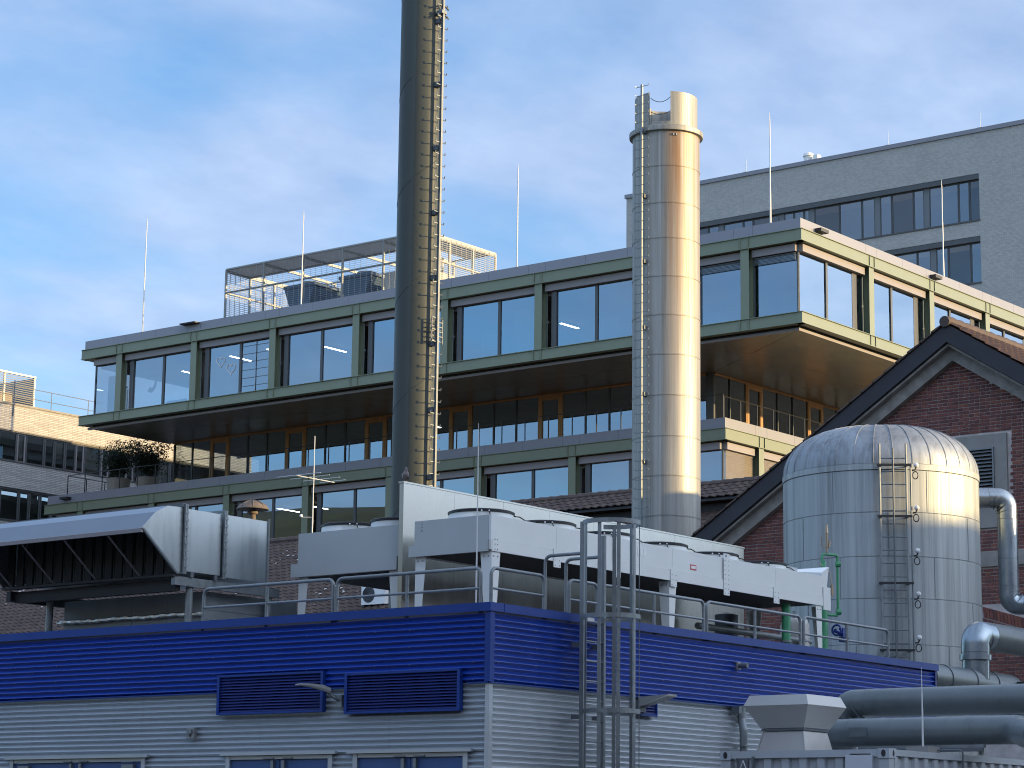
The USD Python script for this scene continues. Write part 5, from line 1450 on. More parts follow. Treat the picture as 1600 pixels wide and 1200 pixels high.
# ------------------------------------------------------------------ acoustic wall, pigeon
aw = thing("screen_wall", "long pale sheet metal screen wall between the two white coolers", "wall", (31.4, 22.9, 4.47))
xs_ = [26.694] + [27.9 + 1.2 * k for k in range(7)] + [36.106]
for a, b in zip(xs_[:-1], xs_[1:]):
    MB().box(a + 0.002, b - 0.002, 22.893, 22.975, 4.47, 6.995).build("wall_panel", "screen_sheet", aw)
MB().box(26.68, 36.12, 22.882, 22.986, 6.997, 7.022).build("coping", "screen_sheet", aw)

pg = thing("pigeon", "grey pigeon perched on the left end of the screen wall", "bird", (26.78, 22.93, 7.022))
import manifold3d as m3


def blob(parts):
    """Smooth body: hulls of sphere pairs joined and smoothed."""
    tot = None
    for (c0, r0, c1, r1) in parts:
        s0 = m3.Manifold.sphere(r0, 20).translate(c0); s1 = m3.Manifold.sphere(r1, 20).translate(c1)
        hh = m3.Manifold.batch_hull([s0, s1]); tot = hh if tot is None else tot + hh
    tot = tot.refine_to_length(0.012); mm = tot.to_mesh()
    t_ = trimesh.Trimesh(mm.vert_properties[:, :3], mm.tri_verts); trimesh.smoothing.filter_taubin(t_, iterations=12)
    return t_


bx, by, bz = 26.775, 22.93, 7.022
dd = np.array((-0.62, 0.0, 0.0)); fx = np.array((-0.55, -0.62)); fx /= np.linalg.norm(fx)


def P(f_, z): return (bx + fx[0] * f_, by + fx[1] * f_, bz + z)


body = blob([(P(0.015, 0.115), 0.047, P(-0.02, 0.085), 0.050), (P(0.015, 0.115), 0.047, P(0.028, 0.165), 0.026), (P(0.028, 0.165), 0.026, P(0.036, 0.198), 0.021), (P(-0.02, 0.085), 0.042, P(-0.085, 0.035), 0.016), (P(-0.085, 0.035), 0.016, P(-0.125, 0.010), 0.011)])
MB().tm(body).build("body", "pigeon_grey", pg, smooth=True)
MB().tube([P(0.055, 0.198), P(0.075, 0.193)], [0.006, 0.001], 6).build("beak", "pigeon_dark", pg)
side = np.array((-fx[1], fx[0]))
for s in (-1, 1):
    o = np.array((side[0], side[1], 0)) * s
    MB().tm(trimesh.creation.icosphere(1, 0.0035).apply_translation(np.array(P(0.044, 0.203)) + o * 0.017)).build("eye", "pigeon_dark", pg, smooth=True)
    a_ = trimesh.creation.icosphere(2, 1.0); a_.apply_scale((0.075, 0.012, 0.034)); a_.apply_transform(trimesh.transformations.rotation_matrix(0.62, (0, 1, 0))); a_.apply_transform(trimesh.transformations.rotation_matrix(math.atan2(fx[1], fx[0]), (0, 0, 1)))
    a_.apply_transform(trimesh.transformations.rotation_matrix(0, (0, 0, 1))); a_.apply_translation(np.array(P(-0.028, 0.092)) + o * 0.042); MB().tm(a_).build("wing", "pigeon_dark" if s > 0 else "pigeon_grey", pg, smooth=True)
    b0 = np.array(P(-0.005, 0.06)) + o * 0.018; b1 = np.array(P(-0.002, 0.006)) + o * 0.018
    mb = MB().tube([b0, b1], 0.005, 6)
    for t_ in (-0.5, 0, 0.5):
        mb.tube([b1, b1 + np.array((fx[0] * math.cos(t_) - fx[1] * math.sin(t_), fx[1] * math.cos(t_) + fx[0] * math.sin(t_), -0.12)) * 0.028], 0.003, 5)
    mb.tube([b1, b1 - np.array((fx[0], fx[1], 0.1)) * 0.016], 0.003, 5)
    mb.build("foot", "pigeon_foot", pg)

# ------------------------------------------------------------------ dry coolers
def leg(t, x, y, z0, z1, m, sx, sy):
    """Tapered angle leg, wide at the top; sx, sy: which way its two plates run."""
    mb = MB()
    for (ax, s) in (("x", sx), ("y", sy)):
        w0, w1 = 0.085, 0.20
        if ax == "y":
            MBp = [(x, y, z0), (x, y + s * w0, z0), (x, y + s * w1, z1), (x, y, z1)]; mb.poly(MBp, (0.006 * sx, 0, 0))
        else:
            MBp = [(x + sx * 0.008, y, z0), (x + s * w0, y, z0), (x + s * w1, y, z1), (x + sx * 0.008, y, z1)]; mb.poly(MBp, (0, 0.006 * sy, 0))
    lg = mb.build("leg", m, t)
    mb = MB()
    for q in (0.05, 0.14):
        mb.tm(trimesh.creation.icosphere(0, 0.011).apply_translation((x - 0.001 * sx, y + sy * q, z1 - 0.06)))
        mb.tm(trimesh.creation.icosphere(0, 0.011).apply_translation((x + sx * q, y - 0.001 * sy, z1 - 0.06)))
    mb.build("bolts", "galvanised_dark", lg, kind="stuff")


def fan(t, cx, cy, z, r=0.475):
    MB().lathe([(r + 0.02, z), (r + 0.005, z + 0.05), (r, z + 0.115), (r - 0.03, z + 0.115), (r - 0.03, z)], cx, cy, 40).build("fan_collar", "white_coat", t, smooth=30)
    mb = MB()
    mb.lathe([(r + 0.012, z + 0.116), (r + 0.014, z + 0.150), (r - 0.02, z + 0.165), (r - 0.04, z + 0.118)], cx, cy, 40)
    gd = mb.build("fan_guard", "black_plastic", t, smooth=30)
    mb = MB()
    for q in (0.42, 0.33, 0.24, 0.15):
        mb.tube([(cx + q * math.cos(a), cy + q * math.sin(a), z + 0.155 + 0.03 * (1 - q / 0.47)) for a in np.linspace(0, 2 * math.pi, 25)], 0.005, 4, caps=False)
    for a in np.arange(6) * math.pi / 3:
        mb.tube([(cx + 0.46 * math.cos(a), cy + 0.46 * math.sin(a), z + 0.158), (cx, cy, z + 0.19)], 0.006, 4)
    mb.build("grille", "black_plastic", gd, kind="stuff")
    mb = MB()
    for a in np.arange(7) * 2 * math.pi / 7:
        c0, c1 = a, a + 0.5
        mb.add([(cx + 0.08 * math.cos(c0), cy + 0.08 * math.sin(c0), z + 0.06), (cx + 0.43 * math.cos(c0), cy + 0.43 * math.sin(c0), z + 0.05), (cx + 0.43 * math.cos(c1), cy + 0.43 * math.sin(c1), z + 0.11), (cx + 0.08 * math.cos(c1 + 0.3), cy + 0.08 * math.sin(c1 + 0.3), z + 0.09)], [(0, 1, 2), (0, 2, 3), (2, 1, 0), (3, 2, 0)])
    mb.build("fan_blade", "coil_dark", t)
    # cable bow from the guard to the casing
    p = [(cx + 0.43, cy - 0.22, z + 0.14), (cx + 0.52, cy - 0.30, z + 0.13), (cx + 0.58, cy - 0.36, z + 0.08), (cx + 0.60, cy - 0.38, z - 0.01)]
    MB().tube(fillet(p, 0.05, 4), 0.009, 5).build("cable", "black_plastic", t)
    mb = MB(); mb.tm(trimesh.creation.icosphere(1, 0.013).apply_translation((cx - 0.30, cy - 0.385, z + 0.125))); mb.tm(trimesh.creation.icosphere(1, 0.013).apply_translation((cx - 0.38, cy - 0.31, z + 0.125))); mb.build("clips", "plastic_white", t)
    MB().tube([(cx - 0.31, cy - 0.39, z + 0.12), (cx - 0.29, cy - 0.43, z + 0.0)], 0.008, 5).build("cable", "black_plastic", t)


dc = thing("dry_cooler", "long white dry cooler with six fans before the pale screen wall", "cooler", (30.6, 21.4, 4.47))
X0, X1, Y0, Y1, Zb, Zs_, Zt = 26.10, 35.18, 20.72, 22.16, 5.775, 5.935, 6.285
MOD_ = 1.513
for k in range(6):
    a = X0 + MOD_ * k + (0.0 if k == 0 else 0.003); b = X0 + MOD_ * (k + 1) - 0.003
    for (yy0, yy1) in ((Y0, Y0 + 0.03), (Y1 - 0.03, Y1)):
        MB().box(a, b, yy0 + 0.012 * (yy0 == Y0), yy1, Zs_ + 0.004, Zt).build("side_panel", "white_coat", dc)
        MB().box(a, b, yy0, yy1, Zb, Zs_).build("side_skirt", "white_coat", dc)
    MB().box(a, b, Y0 + 0.031, Y1 - 0.031, Zt - 0.02, Zt - 0.002).build("top_deck", "white_coat", dc)
MB().box(X0 - 0.055, X0 - 0.004, Y0 + 0.05, Y1 + 0.06, Zb - 0.005, Zb + 0.16).build("end_skirt", "white_coat_shaded", dc)
MB().box(X0 - 0.022, X0 - 0.002, Y0 + 0.05, Y1 - 0.02, Zb + 0.162, Zt + 0.004).build("end_panel", "white_coat_shaded", dc)
MB().box(X0 - 0.024, X0 - 0.002, Y0 + 0.006, Y0 + 0.045, Zb + 0.02, Zt + 0.004).build("corner_strip", "white_coat", dc)
MB().box(X0 + 0.02, X1 - 0.02, Y0 + 0.04, Y1 - 0.04, Zb + 0.02, Zb + 0.09).build("coil", "coil_dark", dc)
for k in range(1, 6):
    x = X0 + MOD_ * k
    tall = k in (2, 4)
    mb = MB(); mb.box(x - 0.085, x + 0.085, Y0 - 0.012, Y0 - 0.002, Zb - 0.09, Zt + 0.07 if tall else Zs_ + 0.02)
    if tall: mb.lathe([(0, 0), (0.085, 0)], 0, 0, 3) if False else None
    jp = mb.build("joint_plate", "white_coat", dc)
    mb = MB()
    for z in np.arange(Zb - 0.06, (Zt if tall else Zs_) + 0.0, 0.075):
        for s in (-0.055, 0.055):
            mb.tm(trimesh.creation.icosphere(0, 0.008).apply_translation((x + s, Y0 - 0.013, z)))
    mb.build("bolts", "galvanised_dark", jp, kind="stuff")
    if tall:
        MB().tube([(x - 0.02, Y0 - 0.013, Zt + 0.035), (x - 0.02, Y0 - 0.001, Zt + 0.035)], 0.022, 10).build("lifting_eye", "galvanised_dark", jp)
mb = MB()
for x in (X0 + 0.06, X0 + 0.12):
    for z in (Zb + 0.03, Zb + 0.10, Zs_ + 0.01):
        mb.tm(trimesh.creation.icosphere(0, 0.009).apply_translation((x, Y0 - 0.001, z)))
for z in (Zt - 0.04, Zt - 0.09, Zt - 0.14):
    mb.tm(trimesh.creation.icosphere(0, 0.009).apply_translation((X0 - 0.024, Y1 - 0.16, z)))
mb.build("bolts", "galvanised_dark", dc, kind="stuff")
for x, sx in ((X0 + 0.01, 1), (X0 + MOD_ * 3 - 0.085, 1), (X1 - 0.01, -1)):
    leg(dc, x, Y0 + 0.02, 4.47, Zb - 0.006, "white_coat", sx, 1); leg(dc, x, Y1 - 0.02, 4.47, Zb - 0.006, "white_coat", sx, -1)
for k in range(6):
    fan(dc, 26.74 + 1.505 * k, 21.44, Zt)
MB().hexa([(X1, Y0 + 0.02, Zb + 0.02), (X1 + 0.12, Y0 + 0.02, Zb + 0.1), (X1 + 0.12, Y1 - 0.05, Zb + 0.1), (X1, Y1 - 0.05, Zb + 0.02), (X1, Y0 + 0.02, Zt + 0.06), (X1 + 0.24, Y0 + 0.02, Zt + 0.18), (X1 + 0.24, Y1 - 0.05, Zt + 0.18), (X1, Y1 - 0.05, Zt + 0.18)]).build("header_box", "white_coat", dc)
MB().box(X1 - 0.7, X1 - 0.004, Y0 + 0.5, Y1 - 0.1, Zt + 0.02, Zt + 0.17).build("control_box", "white_coat_shaded", dc)
MB().box(X1 + 0.02, X1 + 0.26, Y0 + 0.0, Y0 + 0.02, Zb - 0.06, Zs_ + 0.17).build("side_flap", "white_coat", dc)
mb = MB(); mb.box(31.13, 31.30, Y0 + 0.008, Y0 + 0.0115, 6.00, 6.085); s_ = mb.build("warning_sticker", "sticker_red", dc)
MB().box(31.15, 31.28, Y0 + 0.0065, Y0 + 0.0078, 6.02, 6.065).build("sticker_text", "plastic_white", s_)
for x in (29.68, 29.76, 29.84):
    MB().box(x, x + 0.06, Y0 + 0.008, Y0 + 0.0115, 6.08, 6.20).build("data_plate", "plastic_white", dc)

d2 = thing("dry_cooler", "shorter-looking white dry cooler seen end-on left of the screen wall, two fan rows", "cooler", (29.5, 24.1, 4.47))
X0b, Y0b, Y1b, Zbb, Ztb = 26.83, 23.05, 25.13, 5.72, 6.40
MB().box(X0b, X0b + 0.03, Y0b, Y1b, 5.93, Ztb).build("end_panel", "white_coat_shaded", d2)
MB().box(X0b - 0.06, X0b + 0.02, Y0b + 0.02, Y1b + 0.09, Zbb, 5.925).build("end_skirt", "white_coat_shaded", d2)
MB().box(X0b - 0.008, X0b + 0.05, Y0b - 0.03, Y0b - 0.002, Zbb + 0.02, Ztb + 0.01).build("corner_strip", "white_coat", d2)
for yy in (Y0b, Y1b - 0.03):
    MB().box(X0b + 0.031, X0b + 8.5, yy, yy + 0.03, Zbb, Ztb).build("side_panel", "white_coat", d2)
MB().box(X0b + 0.031, X0b + 8.5, Y0b + 0.031, Y1b - 0.031, Ztb - 0.02, Ztb - 0.002).build("top_deck", "white_coat", d2)
MB().box(X0b + 0.04, X0b + 8.4, Y0b + 0.04, Y1b - 0.04, Zbb + 0.02, Zbb + 0.1).build("coil", "coil_dark", d2)
for x, sx in ((X0b + 0.01, 1), (X0b + 4.3, 1), (X0b + 8.4, -1)):
    leg(d2, x, Y0b + 0.02, 4.47, Zbb - 0.006, "white_coat", sx, 1); leg(d2, x, Y1b - 0.02, 4.47, Zbb - 0.006, "white_coat", sx, -1)
for k in range(5):
    for yy in (23.58, 24.60):
        fan(d2, X0b + 0.62 + 1.505 * k, yy, Ztb, 0.46)

# things below the coolers and beside them
t = thing("buffer_vessel", "cream upright vessel under the right end of the white cooler", "tank", (36.3, 22.0, 4.47))
MB().lathe([(0.26, 4.47), (0.26, 5.60), (0.22, 5.70), (0, 5.74)], 36.45, 22.05, 28).build("shell", "pipe_end", t, smooth=35)
MB().tube([(36.45, 22.05, 5.72), (36.45, 22.05, 5.86)], 0.04, 8).build("nozzle", "galvanised", t)
t = thing("grey_vessel", "dark grey upright vessel in the shade under the white cooler", "tank", (34.5, 22.2, 4.47))
MB().lathe([(0.2, 4.47), (0.2, 5.65), (0, 5.7)], 34.6, 22.3, 20).build("shell", "galvanised_dark", t, smooth=35)
gp = thing("green_pipe", "green riser pipe with thin bypass loop and blue valve at the white cooler's end", "pipe", (36.0, 21.2, 4.47))
MB().tube([(35.98, 21.2, 4.47), (35.98, 21.2, 6.30), (35.99, 21.19, 6.50), (36.02, 21.17, 6.66)], [0.085, 0.085, 0.06, 0.015], 16).build("riser", "green_pipe", gp, smooth=40)
MB().tube(fillet([(35.98, 21.2, 6.4), (35.98, 21.2, 6.78), (36.30, 21.08, 6.78), (36.30, 21.08, 5.72), (36.06, 21.16, 5.72)], 0.05, 5), 0.026, 8).build("bypass", "green_pipe", gp, smooth=40)
for z in (6.62, 5.78):
    MB().tube([(36.27, 21.10, z), (36.33, 21.04, z)], 0.05, 10).build("flange", "green_pipe", gp)
mb = MB(); mb.tube([(36.12, 21.04, 5.44), (36.36, 21.0, 5.40)], 0.04, 8); mb.tube([(36.12 + 0.0, 21.03 - 0.02 + 0.09 * math.sin(a), 5.45 + 0.09 * math.cos(a)) for a in np.linspace(0, 2 * math.pi, 17)], 0.018, 5, caps=False); mb.box(36.28, 36.44, 20.95, 21.06, 5.26, 5.34); mb.box(36.27, 36.36, 20.97, 21.05, 5.35, 5.50)
mb.build("valve", "valve_blue", gp)
mb = MB(); mb.tube([(36.06, 21.15, 6.80), (36.06, 21.15, 7.15)], [0.018, 0.028], 8); mb.tube([(36.06, 21.15, 7.15), (36.06, 21.15, 7.30)], [0.035, 0.02], 8); mb.tube(fillet([(36.06, 21.15, 6.9), (35.98, 21.2, 6.92), (35.96, 21.2, 7.08)], 0.03, 4), 0.01, 5); mb.tube([(36.1, 21.13, 6.9), (36.12, 21.12, 7.02)], 0.02, 6)
mb.build("air_vent", "brass", gp)
mb = MB(); mb.tube([(36.13, 21.1, 6.05), (36.13, 21.1, 6.24)], [0.03, 0.03], 8); mb.tube([(36.13, 21.1, 6.24), (36.10, 21.12, 6.45), (35.9, 21.2, 6.60)], 0.008, 5); mb.build("sensor", "brass", gp)
gp2 = thing("green_pipe", "short green riser pipe behind the railing under the white cooler", "pipe", (34.3, 21.0, 4.47))
MB().tube([(34.35, 20.95, 4.47), (34.35, 20.95, 5.75)], 0.075, 14).build("riser", "green_pipe", gp2, smooth=40)
MB().tube([(34.35, 20.95, 5.10), (34.35, 20.95, 5.14)], 0.10, 12).build("flange", "galvanised", gp2)
t = thing("pipe_bundle", "bundle of dark horizontal pipes under the right end of the white cooler", "pipes", (33.6, 21.9, 4.6))
for k in range(4):
    MB().tube([(33.0, 21.6 + 0.08 * k, 4.72 + 0.2 * k), (36.6, 21.6 + 0.08 * k, 4.72 + 0.2 * k)], 0.055, 10).build("pipe", "galvanised", t, smooth=40)

# ------------------------------------------------------------------ zinc duct with intake hood
du = thing("air_intake_duct", "big zinc air intake duct with a wide slanted hood, above the blue roof at left", "duct", (25.2, 27.4, 5.6))
YD, YE = 25.55, 29.45
xa, xb, xc, xd = 24.80, 25.60, 25.64, 26.57
zb_, zt_ = 5.655, 6.60
MB().box(xa, xb - 0.03, YD, YE, zb_, zt_ - 0.01).build("duct_section", "duct_zinc", du)
MB().box(xc + 0.03, xd, YD - 0.02, YE, zb_ - 0.02, zt_ - 0.01).build("duct_section", "duct_zinc", du)
for x in (xa - 0.012, xb + 0.02):
    fl_ = MB()
    for q in ((x - 0.030, x - 0.004), (x + 0.004, x + 0.030)):
        fl_.box(*q, YD - 0.05, YD - 0.021, zb_ - 0.05, zt_ + 0.05); fl_.box(*q, YD - 0.0205, YE, zt_ + 0.021, zt_ + 0.055); fl_.box(*q, YD - 0.0205, YE, zb_ - 0.05, zb_ - 0.021)
    f_ = fl_.build("flange", "galvanised", du)
    for k in range(8):
        MB().box(x - 0.036, x + 0.036, YD - 0.058, YD - 0.051, zb_ + 0.05 + k * 0.115, zb_ + 0.085 + k * 0.115).build("clamp", "galvanised", f_)
MB().tube([(xd, YD - 0.03, zb_), (xd, YD - 0.03, zt_ + 0.03)], 0.018, 6).build("edge_strip", "galvanised", du)
# hood: section in x-z, swept along y; opening looks forwards and down
hx = [(24.76, 6.60), (24.45, 6.59), (24.20, 6.47), (23.93, 6.20)]        # top, rounded shoulder, lower front lip
lip_b = (24.66, 5.60)
for yy, nm in ((YD + 0.0, "cheek"), (YE - 0.02, "cheek")):
    MB().poly([(x, yy, z) for x, z in hx] + [(lip_b[0], yy, lip_b[1]), (24.77, yy, 5.64)], (0, 0.02, 0)).build(nm, "duct_zinc", du)
ny = 1
mb = MB()
for (p, q) in zip(hx[:-1], hx[1:]):
    mb.poly([(p[0], YD + 0.021, p[1]), (p[0], YE - 0.021, p[1]), (q[0], YE - 0.021, q[1]), (q[0], YD + 0.021, q[1])], (0.012, 0, -0.014))
mb.build("hood_top", "hood_top", du)
MB().box(24.72, 24.80, YD - 0.02, YE - 0.15, 6.605, 6.66).build("ridge_strip", "galvanised_dark", du)
MB().hexa([(23.915, YD + 0.0, 6.14), (23.96, YD + 0.0, 6.14), (23.96, YE, 6.14), (23.915, YE, 6.14), (23.915, YD, 6.198), (23.96, YD, 6.215), (23.96, YE, 6.215), (23.915, YE, 6.198)]).build("front_lip", "shutter_box", du)
mb = MB(); mb.poly([(23.93, YD - 0.012, 6.20), (23.93 + 0.05, YD - 0.012, 6.20), (lip_b[0] + 0.05, YD - 0.012, lip_b[1]), (lip_b[0], YD - 0.012, lip_b[1])], (0, 0.011, 0)); mb.build("cheek_edge", "galvanised_dark", du)
MB().box(24.62, 24.72, YD + 0.02, YE - 0.02, 5.56, 5.60).build("bottom_lip", "hood_inside", du)
MB().box(24.90, 24.92, YD + 0.03, YE - 0.03, 5.66, 6.55).build("filter_wall", "hood_inside", du) if False else None
for k in range(17):
    y = YD + 0.10 + 0.225 * k
    MB().box(24.70, 24.735, y, y + 0.15, 5.62, 6.52).build("filter_panel", "hood_inside", du)
for y in (26.30, 27.26, 28.22, 29.2):
    mb = MB(); mb.tube([(23.95, y, 6.15), (24.64, y, 5.60)], 0.016, 5); mb.build("stay", "shutter_box", du)
# frame, posts, plinth
fm = thing("steel_stand", "steel frame and round posts carrying the zinc air duct", "frame", (25.4, 27.3, 4.47))
MB().box(24.66, 26.9, YD + 0.02, YD + 0.10, 5.44, 5.57).build("beam", "galvanised", fm)
MB().box(24.9, 26.9, YD - 0.03, YD + 0.019, 5.43, 5.445).build("beam_flange", "galvanised", fm)
MB().box(24.66, 26.9, YE - 0.2, YE - 0.1, 5.38, 5.54).build("beam", "dark_recess", fm)
MB().box(24.75, 24.85, YD + 0.101, YE - 0.201, 5.36, 5.53).build("beam", "hood_inside", fm)
for (x, y) in ((25.0, YD + 0.06), (25.0, YE - 0.75), (26.7, YD + 0.06), (26.7, YE - 0.15)):
    MB().tube([(x, y, 4.47), (x, y, 5.43)], 0.055, 14).build("post", "galvanised", fm, smooth=40)
for x in (24.95, 25.45):
    MB().box(x, x + 0.06, YD - 0.01, YD + 0.015, 5.571, 5.66).build("bracket", "galvanised_dark", fm)
pl = thing("duct_plinth", "grey sheet-clad plinth with foil edging under the zinc duct", "plinth", (26.2, 27.2, 4.47))
for k in range(4):
    MB().box(25.45, 27.5, 25.75 + 0.78 * k + 0.003, 25.75 + 0.78 * (k + 1) - 0.003, 4.47, 5.42).build("panel", "plinth_sheet", pl)
for k in range(5):
    MB().box(25.455, 27.5, 25.742, 25.749, 4.55 + 0.15 * k, 4.55 + 0.15 * k + 0.143).build("side_sheet", "blue_door" if False else "plinth_sheet", pl)
mb = MB(); pts = [(25.40, y, 5.085 + 0.005 * math.sin(y * 5.3) + 0.004 * math.sin(y * 23)) for y in np.linspace(25.7, 28.95, 60)]
mb.tube(pts, [0.036 + 0.006 * math.sin(i * 1.7) for i in range(60)], 7); mb.build("foil_edging", "foil", pl)
mv = thing("mushroom_vent", "rusty mushroom-shaped vent cap behind the zinc duct", "vent", (28.5, 27.8, 4.47))
MV = (28.53, 27.79)
MB().lathe([(0.055, 4.47), (0.055, 7.10), (0.09, 7.11), (0.09, 7.16), (0.05, 7.17), (0.05, 7.22)], *MV, 16).build("stem", "rusty_cap", mv, smooth=35)
MB().lathe([(0.05, 7.20), (0.27, 7.18), (0.275, 7.19), (0.22, 7.26), (0.12, 7.315), (0.03, 7.34), (0.0, 7.34)], *MV, 28).build("cap", "rusty_cap", mv, smooth=35)
mb = MB()
for k in range(8):
    a = k * math.pi / 4
    mb.tube([(MV[0] + r * math.cos(a), MV[1] + r * math.sin(a), z + 0.003) for r, z in ((0.27, 7.19), (0.22, 7.262), (0.12, 7.317), (0.03, 7.342))], 0.006, 4)
mb.build("cap_rib", "rusty_cap", mv)

# ------------------------------------------------------------------ pipes at the right
ZX, ZY, ZT, ZL = 41.93, 20.57, 8.44, 6.37
rdx, rdy = 0.616, -0.788
pz = pipe_run("zinc_pipe", "shiny zinc pipe leaving the tank and bending down before the brick wall",
              [("straight", [(ZX - rdx * 1.3, ZY - rdy * 1.3, ZT), (ZX - rdx * 0.36, ZY - rdy * 0.36, ZT)], 0.195, None), ("elbow", [(ZX - rdx * 0.37, ZY - rdy * 0.37, ZT), (ZX, ZY, ZT), (ZX, ZY, ZT - 0.42)], 0.193, 0.36),
               ("riser", [(ZX, ZY, ZT - 0.41), (ZX, ZY, ZL + 0.34)], 0.195, None), ("elbow", [(ZX, ZY, ZL + 0.35), (ZX, ZY, ZL), (ZX + rdx * 0.36, ZY + rdy * 0.36, ZL)], 0.193, 0.33), ("straight", [(ZX + rdx * 0.35, ZY + rdy * 0.35, ZL), (ZX + rdx * 2.6, ZY + rdy * 2.6, ZL)], 0.195, None)], "pipe_zinc", n=28)
rings_ = [((ZX - rdx * 0.37, ZY - rdy * 0.37, ZT), (rdx, rdy, 0)), ((ZX, ZY, ZT - 0.42), (0, 0, 1)), ((ZX, ZY, 7.25), (0, 0, 1)), ((ZX, ZY, ZL + 0.35), (0, 0, 1)), ((ZX + rdx * 0.36, ZY + rdy * 0.36, ZL), (rdx, rdy, 0))]
for k in range(1, 5):
    q = k / 5 * math.pi / 2
    o_ = -0.36 + 0.36 * math.sin(q)
    rings_.append(((ZX + rdx * o_, ZY + rdy * o_, ZT - 0.36 + 0.36 * math.cos(q)), (rdx * math.cos(q), rdy * math.cos(q), -math.sin(q))))
    o_ = 0.33 - 0.33 * math.cos(q)
    rings_.append(((ZX + rdx * o_, ZY + rdy * o_, ZL + 0.33 - 0.33 * math.sin(q)), (rdx * math.sin(q), rdy * math.sin(q), -math.cos(q))))
joint_rings(pz, rings_, 0.1965, "galvanised_dark", 0.005)
pt = pipe_run("tee_pipe", "fat grey pipe behind the blue corner with a banded elbow rising from it",
              [("run", [(35.45, 18.95, 4.53), (38.2, 18.95, 4.53)], 0.235, None), ("end_bend", [(38.2, 18.95, 4.53), (38.75, 18.95, 4.53), (38.75, 18.95, 3.9)], 0.232, 0.35),
               ("riser", [(37.28, 18.95, 4.60), (37.28, 18.95, 4.93)], 0.235, None), ("cone", [(37.28, 18.95, 4.93), (37.28, 18.95, 5.02)], 0.275, None), ("elbow", [(37.28, 18.95, 5.02), (37.28, 18.95, 5.37), (37.80, 18.95, 5.37)], 0.245, 0.36), ("outlet", [(37.72, 18.95, 5.37), (40.5, 18.95, 5.37)], 0.248, None)],
              {"run": "pipe_grey", "end_bend": "pipe_grey", "riser": "pipe_zinc", "cone": "pipe_zinc", "elbow": "pipe_zinc", "outlet": "pipe_grey"}, n=28)
MB().tube([(35.40, 18.95, 4.53), (35.445, 18.95, 4.53)], 0.215, 24).build("end_cap", "pipe_end", pt, smooth=30)
joint_rings(pt, [((36.0, 18.95, 4.53), (1, 0, 0)), ((36.9, 18.95, 4.53), (1, 0, 0)), ((37.7, 18.95, 4.53), (1, 0, 0)), ((37.28, 18.95, 5.06), (0, 0, 1)), ((37.33, 18.95, 5.22), (0.4, 0, 1)), ((37.47, 18.95, 5.345), (1, 0, 0.45))], 0.2495, "galvanised_dark", 0.006)
MB().box(38.40, 38.62, 18.6, 18.74, 4.42, 4.62).build("clamp_box", "rail_black", pt)
pa = pipe_run("grey_pipe", "upper of the two fat dark grey pipes above the container",
              [("run", [(29.40, 9.5, 3.71), (29.40, 16.60, 3.71)], 0.200, None), ("elbow", [(29.40, 16.58, 3.71), (29.40, 17.02, 3.71), (29.40, 17.02, 3.2)], 0.198, 0.40), ("drop", [(29.40, 17.02, 3.22), (29.40, 17.02, 0.2)], 0.200, None)], "pipe_grey", "fat grey pipes above the container", n=30)
joint_rings(pa, [((29.40, 16.60, 3.71), (0, 1, 0)), ((29.40, 16.05, 3.71), (0, 1, 0)), ((29.40, 15.25, 3.71), (0, 1, 0)), ((29.40, 14.5, 3.71), (0, 1, 0)), ((29.40, 16.77, 3.672), (0, 1, -0.5)), ((29.40, 16.94, 3.53), (0, 0.6, -1))], 0.2025, "pipe_grey", 0.012)
pb_ = pipe_run("grey_pipe", "lower of the two fat dark grey pipes, just above the container roof",
               [("run", [(28.55, 14.55, 3.26), (28.55, 16.42, 3.26)], 0.192, None), ("elbow", [(28.55, 16.40, 3.26), (28.55, 16.78, 3.26), (29.1, 16.78, 3.26)], 0.190, 0.30), ("elbow", [(28.55, 14.57, 3.26), (28.55, 13.9, 3.26), (27.9, 13.5, 3.18)], 0.190, 0.45), ("run", [(27.92, 13.51, 3.18), (27.0, 12.9, 3.1)], 0.192, None)], "pipe_grey", "fat grey pipes above the container", n=30)
joint_rings(pb_, [((28.55, 16.40, 3.26), (0, 1, 0)), ((28.55, 15.75, 3.26), (0, 1, 0)), ((28.55, 15.2, 3.26), (0, 1, 0)), ((28.55, 14.9, 3.26), (0, 1, 0)), ((28.55, 14.6, 3.26), (0, 1, 0))], 0.1945, "pipe_grey", 0.012)
MB().box(28.345, 28.36, 16.05, 16.32, 3.20, 3.32).build("nameplate", "pipe_grey", pb_)

# ------------------------------------------------------------------ container with roof vent
CX, CYa, CYb, CZt = 26.225, 14.53, 17.00, 2.94
co = thing("container", "light grey steel shipping container with a corrugated end at the bottom right", "container", (29.2, 15.8, 0.25))
for y in (CYa, CYb - 0.16):
    for z in (CZt - 0.12, 0.25):
        MB().box(CX - 0.012, CX + 0.17, y, y + 0.16, z, z + 0.12).build("corner_casting", "container_grey", co)
        q = MB()
        ang = np.linspace(0, 2 * math.pi, 13)[:-1]
        MB().poly([(CX - 0.014, y + 0.08 + 0.032 * math.cos(a), z + 0.06 + 0.045 * math.sin(a)) for a in ang], (0.004, 0, 0)).build("casting_hole", "dark_recess", co)
MB().poly([(CX + 0.10 + 0.022 * math.cos(a), CYa - 0.002, CZt - 0.06 + 0.04 * math.sin(a)) for a in ang], (0, 0.004, 0)).build("casting_hole", "dark_recess", co)
MB().box(CX, CX + 0.06, CYa + 0.161, CYb - 0.161, CZt - 0.10, CZt - 0.01).build("top_rail", "container_grey", co)
for y in (CYa + 0.01, CYb - 0.15):
    MB().box(CX + 0.0, CX + 0.12, y, y + 0.14, 0.37, CZt - 0.121).build("corner_post", "container_grey", co)
mb = MB(); y = CYa + 0.151
pts = []
